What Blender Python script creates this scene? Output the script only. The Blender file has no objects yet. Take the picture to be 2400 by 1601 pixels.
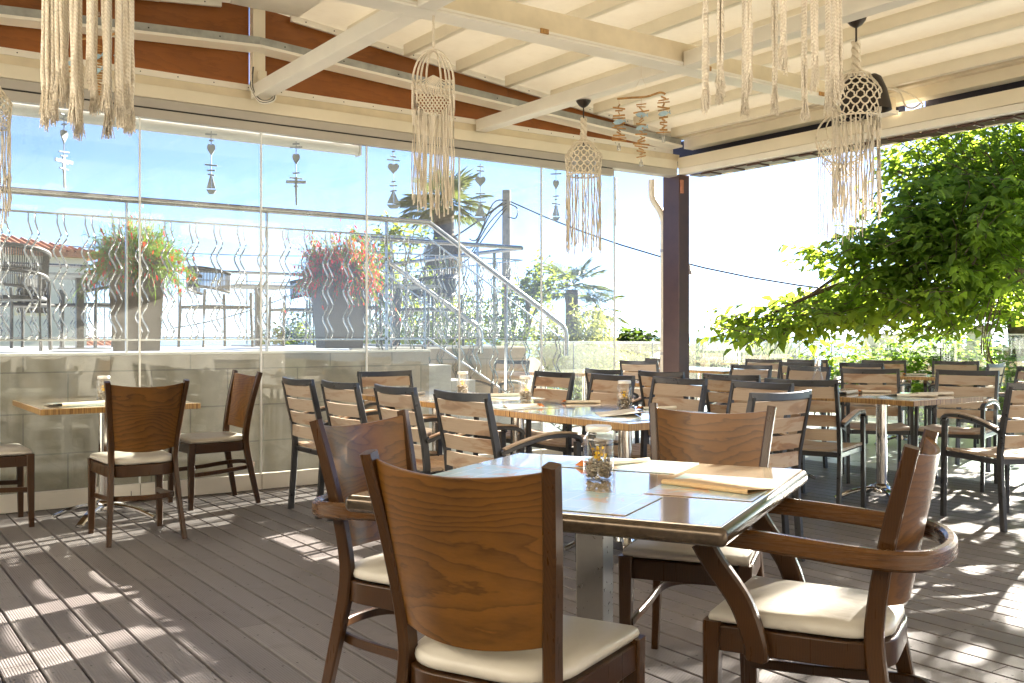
import bpy, math, random
import numpy as np
from mathutils import Vector, Matrix
R = math.radians
scn = bpy.context.scene
col = scn.collection
random.seed(7)
rng = np.random.default_rng(11)
CAMH = 1.21
FWD = Vector((math.cos(R(54.66)), math.sin(R(54.66)), 0))
RGT = Vector((math.sin(R(54.66)), -math.cos(R(54.66)), 0))

def at(px, py, d):
    """a measured spot: photo pixel (2400 wide) at distance d in front of the tripod -> world metres"""
    r = (px-1200)/2290*d
    p = FWD*d + RGT*r
    return Vector((p.x, p.y, CAMH - (py-786)/2290*d))

# ------------------------------------------------------------------ mesh builder
class MB:
    def __init__(s):
        s.v = []; s.f = []; s.m = []
    def add(s, vs, fs, mi=0):
        o = len(s.v)
        s.v.extend([tuple(p) for p in vs])
        s.f.extend([tuple(i+o for i in q) for q in fs]); s.m.extend([mi]*len(fs))
        return s
    def box(s, c, d, rot=None, mi=0):
        hx, hy, hz = d[0]/2, d[1]/2, d[2]/2
        vs = [Vector((x*hx, y*hy, z*hz)) for x in (-1, 1) for y in (-1, 1) for z in (-1, 1)]
        if rot is not None:
            vs = [rot @ p for p in vs]
        c = Vector(c)
        return s.add([p+c for p in vs], [(0,1,3,2),(4,6,7,5),(0,4,5,1),(2,3,7,6),(0,2,6,4),(1,5,7,3)], mi)
    def bx(s, x0, x1, y0, y1, z0, z1, mi=0):
        return s.box(((x0+x1)/2, (y0+y1)/2, (z0+z1)/2), (x1-x0, y1-y0, z1-z0), None, mi)
    def sweep(s, path, sec, up=(0,0,1), scale=None, closed=False, cap=True, mi=0):
        P = [Vector(p) for p in path]; n = len(P); k = len(sec); rings = []
        upv = Vector(up)
        for i, p in enumerate(P):
            if closed:
                t = P[(i+1) % n]-P[i-1]
            else:
                t = P[min(i+1, n-1)]-P[max(i-1, 0)]
            t.normalize()
            side = upv.cross(t)
            if side.length < 1e-4:
                side = Vector((1, 0, 0)).cross(t)
                if side.length < 1e-4:
                    side = Vector((0, 1, 0)).cross(t)
            side.normalize(); nn = t.cross(side)
            sc = scale[i] if scale else 1.0
            if not isinstance(sc, tuple): sc = (sc, sc)
            rings.append([p+side*(a*sc[0])+nn*(b*sc[1]) for a, b in sec])
        vs = [q for r in rings for q in r]; fs = []
        for i in range(n if closed else n-1):
            j = (i+1) % n
            for a in range(k):
                b = (a+1) % k
                fs.append((i*k+a, i*k+b, j*k+b, j*k+a))
        if cap and not closed:
            fs.append(tuple(reversed(range(k)))); fs.append(tuple(range((n-1)*k, n*k)))
        return s.add(vs, fs, mi)
    def tube(s, path, r, n=6, scale=None, closed=False, mi=0):
        sec = [(r*math.cos(2*math.pi*i/n), r*math.sin(2*math.pi*i/n)) for i in range(n)]
        return s.sweep(path, sec, (0.03, 0.02, 1) , scale, closed, True, mi)
    def lathe(s, prof, n=20, c=(0,0,0), mi=0, capb=False, capt=False):
        vs = []; fs = []
        for r, z in prof:
            for i in range(n):
                a = 2*math.pi*i/n
                vs.append((c[0]+r*math.cos(a), c[1]+r*math.sin(a), c[2]+z))
        for j in range(len(prof)-1):
            for i in range(n):
                k = (i+1) % n
                fs.append((j*n+i, j*n+k, (j+1)*n+k, (j+1)*n+i))
        if capb: fs.append(tuple(reversed(range(n))))
        if capt: fs.append(tuple(range((len(prof)-1)*n, len(prof)*n)))
        return s.add(vs, fs, mi)
    def prism(s, poly, h, M, mi=0):
        """poly in the local xy plane, thickness h along local z, M places it"""
        n = len(poly)
        vs = [M @ Vector((x, y, -h/2)) for x, y in poly]+[M @ Vector((x, y, h/2)) for x, y in poly]
        fs = [tuple(reversed(range(n))), tuple(range(n, 2*n))]+[(i, (i+1) % n, n+(i+1) % n, n+i) for i in range(n)]
        return s.add(vs, fs, mi)
    def build(s, name, mats, parent=None, smooth=None, bevel=0, seg=2, sub=0):
        me = bpy.data.meshes.new(name)
        me.from_pydata(s.v, [], s.f)
        if not isinstance(mats, (list, tuple)): mats = [mats]
        for m in mats: me.materials.append(m)
        if len(mats) > 1: me.polygons.foreach_set('material_index', s.m)
        me.update()
        import bmesh
        bm = bmesh.new(); bm.from_mesh(me); bmesh.ops.recalc_face_normals(bm, faces=bm.faces); bm.to_mesh(me); bm.free()
        if smooth is not None:
            me.polygons.foreach_set('use_smooth', [True]*len(me.polygons))
            me.set_sharp_from_angle(angle=R(smooth))
        o = bpy.data.objects.new(name, me); col.objects.link(o)
        if parent is not None: o.parent = parent
        if bevel:
            b = o.modifiers.new('edge', 'BEVEL'); b.width = bevel; b.segments = seg; b.limit_method = 'ANGLE'; b.angle_limit = R(35)
        if sub:
            b = o.modifiers.new('sub', 'SUBSURF'); b.levels = sub; b.render_levels = sub
        return o

def rsec(w, h, c=None):
    c = min(w, h)*0.22 if c is None else c
    a, b = w/2, h/2
    return [(-a+c,-b),(a-c,-b),(a,-b+c),(a,b-c),(a-c,b),(-a+c,b),(-a,b-c),(-a,-b+c)]
def cat_rom(pts, n=6):
    P = [Vector(p) for p in pts]; out = []
    for i in range(len(P)-1):
        p0 = P[max(i-1, 0)]; p1 = P[i]; p2 = P[i+1]; p3 = P[min(i+2, len(P)-1)]
        for k in range(n):
            t = k/n
            out.append(0.5*((2*p1)+(-p0+p2)*t+(2*p0-5*p1+4*p2-p3)*t*t+(-p0+3*p1-3*p2+p3)*t**3))
    out.append(P[-1]); return out
def rotz(a): return Matrix.Rotation(a, 3, 'Z')

# ------------------------------------------------------------------ things
def tag(o, label, cat, group=None):
    o['label'] = label; o['category'] = cat
    if group: o['group'] = group
    return o
def thing(name, label, cat, loc=(0,0,0), rz=0, group=None):
    o = bpy.data.objects.new(name, None); col.objects.link(o)
    o.empty_display_size = 0.1
    o.location = loc; o.rotation_euler = (0, 0, rz)
    return tag(o, label, cat, group)
def dup(root, label, loc, rz=0, group=None):
    c = root.copy(); col.objects.link(c); c.location = loc; c.rotation_euler = (0, 0, rz)
    c['label'] = label
    if group: c['group'] = group
    for ch in KIDS(root):
        d = ch.copy(); col.objects.link(d); d.parent = c
        for g in KIDS(ch):
            e = g.copy(); col.objects.link(e); e.parent = d
    return c
def KIDS(o):
    return [x for x in col.objects if x.parent == o]
def struct(o):
    o['kind'] = 'structure'; return o

# ------------------------------------------------------------------ materials
class NT:
    def __init__(s, name):
        m = bpy.data.materials.new(name); m.use_nodes = True
        s.m = m; s.t = m.node_tree; s.n = s.t.nodes; s.b = s.n['Principled BSDF']; s.out = s.n['Material Output']
    def N(s, typ, **kw):
        nd = s.n.new(typ)
        for k, v in kw.items():
            if k in nd.inputs: nd.inputs[k].default_value = v
            else: setattr(nd, k, v)
        return nd
    def L(s, a, b): s.t.links.new(a, b)
    def coord(s, scale=(1,1,1), kind='Object', rnd=False):
        tc = s.N('ShaderNodeTexCoord'); mp = s.N('ShaderNodeMapping'); mp.inputs['Scale'].default_value = scale
        s.L(tc.outputs[kind], mp.inputs['Vector'])
        if rnd:
            oi = s.N('ShaderNodeObjectInfo'); cm = s.N('ShaderNodeCombineXYZ')
            mu = s.N('ShaderNodeMath', operation='MULTIPLY'); mu.inputs[1].default_value = 9.0
            s.L(oi.outputs['Random'], mu.inputs[0])
            for i in range(3): s.L(mu.outputs[0], cm.inputs[i])
            s.L(cm.outputs[0], mp.inputs['Location'])
        return mp.outputs['Vector']
    def noise(s, vec, sc=5, det=4, rough=.55, dist=0):
        n = s.N('ShaderNodeTexNoise'); n.inputs['Scale'].default_value = sc; n.inputs['Detail'].default_value = det
        n.inputs['Roughness'].default_value = rough; n.inputs['Distortion'].default_value = dist
        s.L(vec, n.inputs['Vector']); return n.outputs['Fac']
    def ramp(s, fac, stops):
        r = s.N('ShaderNodeValToRGB'); e = r.color_ramp.elements
        while len(e) < len(stops): e.new(.5)
        for i, (p, c) in enumerate(stops):
            e[i].position = p; e[i].color = (*c, 1) if len(c) == 3 else c
        s.L(fac, r.inputs['Fac']); return r.outputs['Color']
    def mix(s, fac, a, b, mode='MIX'):
        m = s.N('ShaderNodeMix', data_type='RGBA', blend_type=mode)
        for sock, val in ((m.inputs['Factor'], fac), (m.inputs['A'], a), (m.inputs['B'], b)):
            pass
        ins = [m.inputs[0], m.inputs[6], m.inputs[7]]
        for sock, val in zip(ins, (fac, a, b)):
            if hasattr(val, 'links'): s.L(val, sock)
            elif isinstance(val, (int, float)): sock.default_value = val
            else: sock.default_value = (*val, 1)
        return m.outputs[2]
    def math(s, op, a, b=0.0, c=None):
        m = s.N('ShaderNodeMath', operation=op)
        for i, v in enumerate((a, b, c)):
            if v is None: continue
            if hasattr(v, 'links'): s.L(v, m.inputs[i])
            else: m.inputs[i].default_value = v
        return m.outputs[0]
    def bump(s, h, strength=.3, dist=.002):
        b = s.N('ShaderNodeBump'); b.inputs['Strength'].default_value = strength; b.inputs['Distance'].default_value = dist
        s.L(h, b.inputs['Height']); s.L(b.outputs['Normal'], s.b.inputs['Normal'])
    def base(s, c):
        if hasattr(c, 'links'): s.L(c, s.b.inputs['Base Color'])
        else: s.b.inputs['Base Color'].default_value = (*c, 1)
    def set(s, **kw):
        for k, v in kw.items():
            k = k.replace('_', ' ')
            if hasattr(v, 'links'): s.L(v, s.b.inputs[k])
            else: s.b.inputs[k].default_value = v

def plain(name, c, rough=.5, metal=0, var=.12, nsc=6, bump=0.0, spec=.5, det=4, rnd=True, dist=.002):
    t = NT(name)
    v = t.coord(rnd=rnd)
    n = t.noise(v, nsc, det)
    lo = tuple(x*(1-var) for x in c); hi = tuple(min(1, x*(1+var)) for x in c)
    t.base(t.ramp(n, [(.3, lo), (.7, hi)]))
    t.set(Roughness=t.math('MULTIPLY_ADD', n, .16, max(0, rough-.08)), Metallic=metal, Specular_IOR_Level=spec)
    if bump: t.bump(t.noise(v, nsc*6, 5), bump, dist)
    return t.m

def wood_panel(name, dark, light, gscale=(1.3, 1.5, 3.0), rings=30.0, rough=.34, fine=(6, 60, 260), coat=.12, contrast=(.15,.95), warp=.5, amp=17.0, axis='z'):
    """cathedral grain: contour lines of a smooth stretched field, plus fine pores"""
    t = NT(name)
    v = t.coord((1,1,1), rnd=True)
    n = t.noise(t.coord(gscale, rnd=True), 1.0, 1.5, .4, warp)
    sx = t.N('ShaderNodeSeparateXYZ'); t.L(v, sx.inputs[0])
    lin = {'z': sx.outputs[2], 'x': t.math('ADD', sx.outputs[0], t.math('MULTIPLY', sx.outputs[1], .8))}[axis]
    n = t.math('ADD', t.math('MULTIPLY', n, amp), t.math('MULTIPLY', lin, rings))
    n = t.math('ADD', n, t.math('MULTIPLY', t.noise(t.coord((9, 9, 34), rnd=True), 1.0, 3), 1.6))
    w = t.math('FRACT', n)
    w = t.math('MULTIPLY', t.math('POWER', w, 1.3), t.math('MINIMUM', 1.0, t.math('MULTIPLY', t.math('SUBTRACT', 1.0, w), 7.0)))
    vf = t.coord(fine, rnd=True)
    f = t.noise(vf, 1.0, 3)
    big = t.noise(t.coord((2, 2, 2), rnd=True), 1.6, 2)
    c = t.ramp(w, [(contrast[0], light), (.6, tuple((a*.62+b*.38) for a, b in zip(light, dark))), (contrast[1], dark)])
    c = t.mix(t.math('MULTIPLY', f, .35), c, tuple(x*.6 for x in dark), 'MIX')
    c = t.mix(.40, c, t.ramp(big, [(.3, tuple(x*.8 for x in dark)), (.7, light)]))
    t.base(c)
    t.set(Roughness=t.math('MULTIPLY_ADD', f, .22, rough-.1), Coat_Weight=coat, Coat_Roughness=.2, Specular_IOR_Level=.32)
    t.bump(f, .12, .0006)
    return t.m

def glass_pane(name, tint=(.95,.975,.965), dust_haze=.03, base=.04):
    t = NT(name); t.n.remove(t.b)
    g = t.N('ShaderNodeNewGeometry')
    dt = t.N('ShaderNodeVectorMath', operation='DOT_PRODUCT'); t.L(g.outputs['Incoming'], dt.inputs[0]); t.L(g.outputs['Normal'], dt.inputs[1])
    c = t.math('ABSOLUTE', dt.outputs['Value'])
    f = t.math('POWER', t.math('SUBTRACT', 1.0, c), 5.0)
    f = t.math('MULTIPLY_ADD', f, 1-base, base)
    tr = t.N('ShaderNodeBsdfTransparent'); tr.inputs['Color'].default_value = (*tint, 1)
    gl = t.N('ShaderNodeBsdfGlossy'); gl.inputs['Roughness'].default_value = 0.0; gl.inputs['Color'].default_value = (1,1,1,1)
    m1 = t.N('ShaderNodeMixShader'); t.L(f, m1.inputs[0]); t.L(tr.outputs[0], m1.inputs[1]); t.L(gl.outputs[0], m1.inputs[2])
    df = t.N('ShaderNodeBsdfDiffuse'); df.inputs['Color'].default_value = (.8,.8,.78,1)
    tl = t.N('ShaderNodeBsdfTranslucent'); tl.inputs['Color'].default_value = (.8,.8,.78,1)
    md = t.N('ShaderNodeMixShader'); md.inputs[0].default_value = .6; t.L(df.outputs[0], md.inputs[1]); t.L(tl.outputs[0], md.inputs[2])
    n = t.noise(t.coord((1.5,1.5,.6)), 2.2, 5)
    m2 = t.N('ShaderNodeMixShader'); t.L(t.math('MULTIPLY_ADD', n, dust_haze*.8, dust_haze*.6), m2.inputs[0])
    t.L(m1.outputs[0], m2.inputs[1]); t.L(md.outputs[0], m2.inputs[2]); t.L(m2.outputs[0], t.out.inputs['Surface'])
    return t.m

def leaf_mat(name, a, b, trans, tw=.45, rough=.45):
    t = NT(name)
    g = t.N('ShaderNodeNewGeometry')
    t.base(t.ramp(g.outputs['Random Per Island'], [(0, a), (1, b)]))
    t.set(Roughness=rough, Specular_IOR_Level=.4)
    tl = t.N('ShaderNodeBsdfTranslucent')
    t.L(t.ramp(g.outputs['Random Per Island'], [(0, tuple(x*.7 for x in trans)), (1, trans)]), tl.inputs['Color'])
    mx = t.N('ShaderNodeMixShader'); mx.inputs[0].default_value = tw
    t.L(t.b.outputs[0], mx.inputs[1]); t.L(tl.outputs[0], mx.inputs[2]); t.L(mx.outputs[0], t.out.inputs['Surface'])
    return t.m

M = {}
M['ply'] = wood_panel('stained_beech_panel', (.030,.012,.003), (.200,.084,.013))
M['leg'] = wood_panel('stained_beech_leg', (.024,.0095,.003), (.066,.027,.0065), (9, 9, 1.2), 150, .3, (120, 120, 5), amp=4, axis='x')
def seat_mat():
    t = NT('cream_leatherette')
    v = t.coord((1,1,1), rnd=True); n = t.noise(v, 5, 4); g = t.noise(v, 300, 2); wr = t.noise(t.coord((5, 9, 5), rnd=True), 1.6, 4, .6, .8)
    t.base(t.ramp(n, [(.3, (.50,.465,.40)), (.7, (.61,.575,.50))]))
    t.set(Roughness=t.math('MULTIPLY_ADD', n, .2, .28))
    t.bump(t.math('ADD', t.math('MULTIPLY', g, .05), wr), .45, .006)
    return t.m
M['seat'] = seat_mat()
M['alu'] = plain('anthracite_metal', (.045,.045,.047), .30, .25, .15, 20, .05)
def slat_mat():
    t = NT('weathered_teak')
    v = t.coord((3, 2.2, 9), rnd=True)
    pat = t.noise(v, 1.5, 4, .6, .6)
    gr = t.noise(t.coord((40, 5, 160), rnd=True), 1.2, 3)
    g = t.N('ShaderNodeNewGeometry')
    c = t.ramp(pat, [(.52, (.50,.37,.25)), (.60, (.34,.165,.06)), (.68, (.20,.085,.028))])
    c = t.mix(t.math('MULTIPLY', gr, .5), c, (.24,.14,.075))
    c = t.mix(t.math('MULTIPLY', g.outputs['Random Per Island'], .35), c, (.50,.42,.33))
    oi = t.N('ShaderNodeObjectInfo')
    c = t.mix(t.math('MULTIPLY', oi.outputs['Random'], .5), c, t.mix(gr, (.44,.37,.30), (.33,.27,.21)))
    t.base(c); t.set(Roughness=.55); t.bump(gr, .2, .0008)
    return t.m
M['slat'] = slat_mat()
def top_mat(name, dark, light):
    t = NT(name)
    v = t.coord((2.0, 14, 6), rnd=True)
    n = t.noise(v, 2.0, 6, .62, .4)
    s2 = t.noise(t.coord((1,1,1), rnd=True), 220, 2)
    c = t.ramp(n, [(.3, dark), (.7, light)])
    t.base(c)
    t.set(Roughness=t.math('MULTIPLY_ADD', s2, .08, .08), Specular_IOR_Level=.9, Coat_Weight=1.0, Coat_Roughness=.05)
    t.bump(s2, .04, .0002)
    return t.m
M['top'] = top_mat('laminate_oak', (.46,.34,.20), (.62,.50,.34))
def edge_mat():
    t = NT('striped_edge')
    n = t.noise(t.coord((60, 60, 1.5), rnd=True), 2.0, 3)
    t.base(t.ramp(n, [(.35, (.17,.085,.025)), (.65, (.45,.27,.09))])); t.set(Roughness=.35)
    return t.m
M['edge'] = edge_mat()
M['dedge'] = plain('dark_rounded_edge', (.095,.070,.048), .22, .6, .25, 60, .10)
M['steel'] = plain('brushed_steel', (.42,.40,.37), .30, 1, .02, 60, .0)
M['chrome'] = plain('polished_steel', (.66,.65,.63), .12, 1, .04, 10)
M['rail'] = plain('stainless_rail', (.33,.33,.33), .25, 1, .06, 12)
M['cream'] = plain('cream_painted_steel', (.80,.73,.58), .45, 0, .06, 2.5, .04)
M['creamd'] = plain('cream_shaded_steel', (.74,.64,.46), .5, 0, .10, 5, .05)  # darker cream: shade of beam faces in the colour, dirt on gable ledge
M['white'] = plain('white_painted', (.85,.81,.72), .45, 0, .05, 3, .03)
M['grey'] = plain('grey_aluminium', (.46,.43,.39), .4, .2, .05, 4)
M['galv'] = plain('galvanised_steel', (.34,.35,.33), .45, .45, .22, 9, .06)
M['black'] = plain('black_rubber', (.02,.02,.02), .5, 0, .1)
M['bronze'] = plain('dark_bronze', (.045,.035,.028), .4, .6, .2)
M['post'] = plain('brown_metal_post', (.085,.045,.036), .35, .3, .12, 8, .05)
M['oranje'] = wood_panel('varnished_plywood', (.20,.065,.013), (.31,.105,.021), (.5, 1, 2.2), 8, .35, (3, 60, 70), .1, amp=7)
def rope_mat():
    t = NT('cotton_rope')
    v = t.coord((1, 1, 1)); sp = t.N('ShaderNodeSeparateXYZ'); t.L(v, sp.inputs[0])
    a = t.math('ADD', t.math('MULTIPLY', sp.outputs[2], 620.0), t.math('MULTIPLY', t.math('ADD', sp.outputs[0], sp.outputs[1]), 420.0))
    w = t.math('SINE', a)
    n = t.noise(v, 35, 4)
    c = t.ramp(n, [(.3, (.80,.71,.57)), (.7, (.88,.81,.68))])
    c = t.mix(t.math('MULTIPLY', t.math('SUBTRACT', 1.0, w), .16), c, (.52,.42,.29))
    t.base(c); t.set(Roughness=.9, Specular_IOR_Level=.15)
    t.bump(t.math('ADD', w, t.noise(v, 400, 2)), .6, .0012)
    return t.m
M['rope'] = rope_mat()
M['drift'] = plain('driftwood', (.45,.25,.09), .8, 0, .3, 25, .3, .3)
M['greyw'] = plain('haze_grey_wood', (.24,.27,.30), .7, 0, .15, 20, .2)  # blue-grey: backlight and haze on the garlands put into the colour
M['bluew'] = plain('pale_blue_wood', (.34,.48,.56), .7, 0, .12, 20, .1)
M['paper'] = plain('cream_paper', (.74,.68,.57), .6, 0, .05, 8)
M['kraft'] = plain('kraft_paper', (.56,.38,.20), .7, 0, .08, 14)
M['orange'] = plain('orange_napkin', (.55,.17,.025), .8, 0, .1, 30)
M['pebble'] = plain('pebble', (.22,.19,.15), .5, 0, .55, 70)
M['yellow'] = plain('yellow_petal', (.85,.55,.02), .6, 0, .1, 30)
M['glass'] = glass_pane('window_glass', dust_haze=.021, base=.028)  # dust on the glass, set heavier to stand in for haze beyond
M['bal'] = glass_pane('balustrade_glass', (.86,.95,.92), .030, .06)
M['jar'] = glass_pane('jar_glass', (.97,.98,.98), .03, .06)
M['fglass'] = glass_pane('frosted_lamp_glass', (.8,.78,.72), .25, .08)
M['seal'] = plain('clear_seal', (.85,.87,.85), .3, 0, .04)
M['lid'] = plain('white_tin_lid', (.72,.70,.66), .35, .2, .08, 30)
M['planter'] = plain('taupe_planter', (.062,.047,.038), .5, 0, .14, 3, .05)
M['ropeb'] = plain('black_rope_weave', (.030,.032,.036), .55, 0, .2, 60, .3)
M['wallw'] = plain('white_render', (.70,.68,.64), .8, 0, .06, 3, .1)
M['bark'] = plain('grey_brown_bark', (.13,.095,.065), .9, 0, .35, 14, .8, .2, 6, True, .02)
M['pole'] = plain('weathered_pole', (.24,.22,.20), .8, 0, .2, 10, .2)
M['whitep'] = plain('white_plastic', (.72,.71,.69), .4, 0, .03)
def mat_deck():
    t = NT('composite_decking')
    g = t.N('ShaderNodeNewGeometry')
    v = t.coord((1,1,1))
    n = t.noise(v, 1.4, 5, .6); f = t.noise(t.coord((90, 3, 1)), 1.5, 4)
    c = t.ramp(n, [(.3, (.130,.113,.110)), (.7, (.205,.185,.182))])
    c = t.mix(t.math('MULTIPLY', g.outputs['Random Per Island'], .6), c, t.mix(g.outputs['Random Per Island'], (.10,.085,.08), (.27,.25,.245)))
    st = t.noise(t.coord((1,1,1)), 3.5, 8, .72, .6)
    c = t.mix(t.math('MULTIPLY', t.math('MAXIMUM', 0.0, t.math('SUBTRACT', st, .54)), 3.0), c, (.085,.07,.062))
    sc = t.noise(t.coord((2.5, 26, 1)), 4.0, 3, .6)
    c = t.mix(t.math('MULTIPLY', t.math('MAXIMUM', 0.0, t.math('SUBTRACT', sc, .62)), 2.5), c, (.36,.34,.33))
    c = t.mix(t.math('MULTIPLY', f, .4), c, (.085,.072,.068))
    t.base(c)
    w = t.N('ShaderNodeTexWave', wave_type='BANDS', bands_direction='X'); w.inputs['Scale'].default_value = 31.0; w.inputs['Distortion'].default_value = 0
    t.L(v, w.inputs['Vector'])
    t.set(Roughness=t.math('MULTIPLY_ADD', n, .25, .32), Specular_IOR_Level=.5)
    t.bump(w.outputs['Fac'], .5, .0022)
    return t.m
M['deck'] = mat_deck()
M['screw'] = plain('screw_head', (.02,.017,.015), .5, .5, .1)
M['under'] = plain('void_shade_black', (.004,.0035,.003), .9, 0, .1)  # near-black colour standing in for unlit depth
def mat_tiles(name, a, b, sc, bw, bh, mort=(.25,.23,.2), rough=.35, off=.5, plane='XZ'):
    t = NT(name)
    tc = t.N('ShaderNodeTexCoord'); sp = t.N('ShaderNodeSeparateXYZ'); t.L(tc.outputs['Object'], sp.inputs[0])
    cb = t.N('ShaderNodeCombineXYZ')
    if plane == 'XZ':
        t.L(t.math('ADD', sp.outputs[0], sp.outputs[1]), cb.inputs[0]); t.L(sp.outputs[2], cb.inputs[1])
    else:
        t.L(sp.outputs[0], cb.inputs[0]); t.L(sp.outputs[1], cb.inputs[1])
    br = t.N('ShaderNodeTexBrick'); br.offset = off
    for k, v in (('Scale', sc), ('Mortar Size', .006), ('Mortar Smooth', .1), ('Brick Width', bw), ('Row Height', bh)): br.inputs[k].default_value = v
    br.inputs['Color1'].default_value = (*a, 1); br.inputs['Color2'].default_value = (*b, 1); br.inputs['Mortar'].default_value = (*mort, 1)
    t.L(cb.outputs[0], br.inputs['Vector'])
    n = t.noise(t.coord((1,1,1)), 3.5, 6, .65)
    c = t.mix(.45, br.outputs['Color'], t.ramp(n, [(.3, tuple(x*.7 for x in a)), (.7, tuple(min(1, x*1.25) for x in b))]))
    t.base(c); t.set(Roughness=t.math('MULTIPLY_ADD', n, .3, rough-.12))
    t.bump(br.outputs['Fac'], -.4, .002)
    return t.m
M['stone'] = mat_tiles('stone_cladding', (.27,.23,.175), (.35,.305,.24), 1.0, .62, .31, (.09,.08,.065))
M['terrace'] = mat_tiles('grey_terrace_tiles', (.48,.48,.48), (.54,.54,.53), 1.0, .6, .6, (.3,.3,.3), .28, 0, 'XY')
def mat_ceiling():
    t = NT('pvc_roof_membrane')
    n = t.noise(t.coord((1,.5,1)), 1.8, 5, .6); d = t.noise(t.coord((1,1,1)), 9, 6, .7)
    c = t.ramp(n, [(.3, (.74,.68,.58)), (.7, (.84,.79,.70))])
    c = t.mix(t.math('MULTIPLY', t.math('SUBTRACT', d, .45), .7), c, (.52,.43,.32))
    t.base(c); t.set(Roughness=.42)
    tl = t.N('ShaderNodeBsdfTranslucent'); tl.inputs['Color'].default_value = (.80,.76,.66,1)
    mx = t.N('ShaderNodeMixShader'); mx.inputs[0].default_value = .27
    t.L(t.b.outputs[0], mx.inputs[1]); t.L(tl.outputs[0], mx.inputs[2]); t.L(mx.outputs[0], t.out.inputs['Surface'])
    return t.m
M['ceil'] = mat_ceiling()
M['mulb'] = leaf_mat('mulberry_leaf', (.065,.135,.024), (.135,.21,.042), (.40,.56,.05), .62)
M['citrus'] = leaf_mat('broad_leaf', (.05,.10,.015), (.11,.17,.03), (.34,.42,.05), .5)
M['pepper'] = leaf_mat('feathery_leaf', (.10,.13,.03), (.17,.18,.05), (.34,.36,.08), .5)
M['palm'] = leaf_mat('palm_frond', (.06,.085,.035), (.11,.13,.05), (.22,.26,.07), .35)
M['dead'] = leaf_mat('dry_frond', (.16,.13,.085), (.24,.19,.12), (.2,.16,.09), .25)
M['darkl'] = leaf_mat('dark_leaf', (.025,.055,.012), (.05,.09,.02), (.14,.22,.03), .35)
M['reed'] = leaf_mat('reed_leaf', (.10,.13,.06), (.17,.19,.09), (.25,.28,.12), .4)
M['stemg'] = leaf_mat('firecracker_stem', (.06,.13,.012), (.12,.21,.022), (.20,.34,.02), .3)
M['flower'] = leaf_mat('red_flower', (.55,.015,.02), (.66,.04,.035), (.62,.03,.03), .35)
M['tile'] = plain('terracotta_tile', (.40,.16,.09), .75, 0, .3, 12, .3)
# ================================================================== SETTING
# ---- timber-look deck (boards run along Y), its screws, a black sheet whose colour stands in for shade in its gaps
b = MB(); pitch = .1262
X = -3.0
k = 0
while X < 7.85:
    ys = [-3.2]; off = (k*1.37) % 2.4
    y = -3.2+off
    while y < 7.4:
        if y-ys[-1] > .3: ys.append(y)
        y += 2.4
    ys.append(7.44)
    x1 = X+pitch-.0115; c = .0018
    for y0, y1 in zip(ys[:-1], ys[1:]):
        y1 -= .003
        vs = []
        for yy in (y0, y1):
            vs += [(X, yy, -.025), (x1, yy, -.025), (x1, yy, -c), (x1-c, yy, 0), (X+c, yy, 0), (X, yy, -c)]
        b.add(vs, [(0,1,7,6),(1,2,8,7),(2,3,9,8),(3,4,10,9),(4,5,11,10),(5,0,6,11),(0,5,4,3,2,1),(6,7,8,9,10,11)])
    X += pitch; k += 1
nb = k
for k in range(nb):
    X = -3.0+k*pitch
    if X < -.6: continue
    for j in range(22):
        y = -1.0+j*.4
        for dx in (.026, .094):
            cx, cy = X+dx+random.uniform(-.004, .004), y+random.uniform(-.008, .008)
            n = 6
            b.add([(cx+.0048*math.cos(6.283*i/n), cy+.0048*math.sin(6.283*i/n), .0012) for i in range(n)], [tuple(range(n))], 1)
struct(b.build('deck', [M['deck'], M['screw']]))
b = MB(); b.bx(-3.1, 7.86, -3.3, 7.45, -.09, -.06); struct(b.build('deck_gap_shade', M['under']))
b = MB()
b.bx(7.868, 12.6, -7, 20, -.15, -.006)
b.bx(-3.1, 7.868, 7.452, 20, -.15, -.006)
struct(b.build('terrace_floor', M['terrace']))
# ---- sloping land, then the sea
def land():
    n = 60
    xs = np.linspace(-300, 420, n); ys = np.linspace(-300, 420, n)
    vs = []; fs = []
    for i, x in enumerate(xs):
        for j, y in enumerate(ys):
            dd = math.hypot(max(0, x-12), max(0, y-16), )
            z = -.5-dd*.055+.5*math.sin(x*.07)*math.cos(y*.05)*min(1, dd/20)
            if x < 16 and y < 24: z = -.6
            vs.append((x, y, max(z, -14)))
    for i in range(n-1):
        for j in range(n-1):
            fs.append((i*n+j, (i+1)*n+j, (i+1)*n+j+1, i*n+j+1))
    m = MB(); m.add(vs, fs)
    return m
t = NT('dry_grass_land'); nn = t.noise(t.coord((1,1,1)), .25, 8, .7)
t.base(t.ramp(nn, [(.3, (.06,.085,.03)), (.7, (.17,.17,.08))])); t.set(Roughness=.95)
struct(land().build('hillside_ground', t.m, smooth=60))
t = NT('sea_water'); t.base((.10,.20,.26)); t.set(Roughness=.22); t.bump(t.noise(t.coord((1,1,1)), .35, 6), .35, .4)
m = MB(); m.add([(-9000,-9000,-11),(9000,-9000,-11),(9000,9000,-11),(-9000,9000,-11)], [(0,1,2,3)])
struct(m.build('sea', t.m))

# ================================================================== PERGOLA
RX, RZ, RS = 2.75, 3.795, .103
def roofz(x): return RZ-RS*abs(x-RX)
pg = thing('pergola', 'cream steel pergola with a pale pitched roof over the dining deck', 'pergola', (0,0,0))
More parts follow.
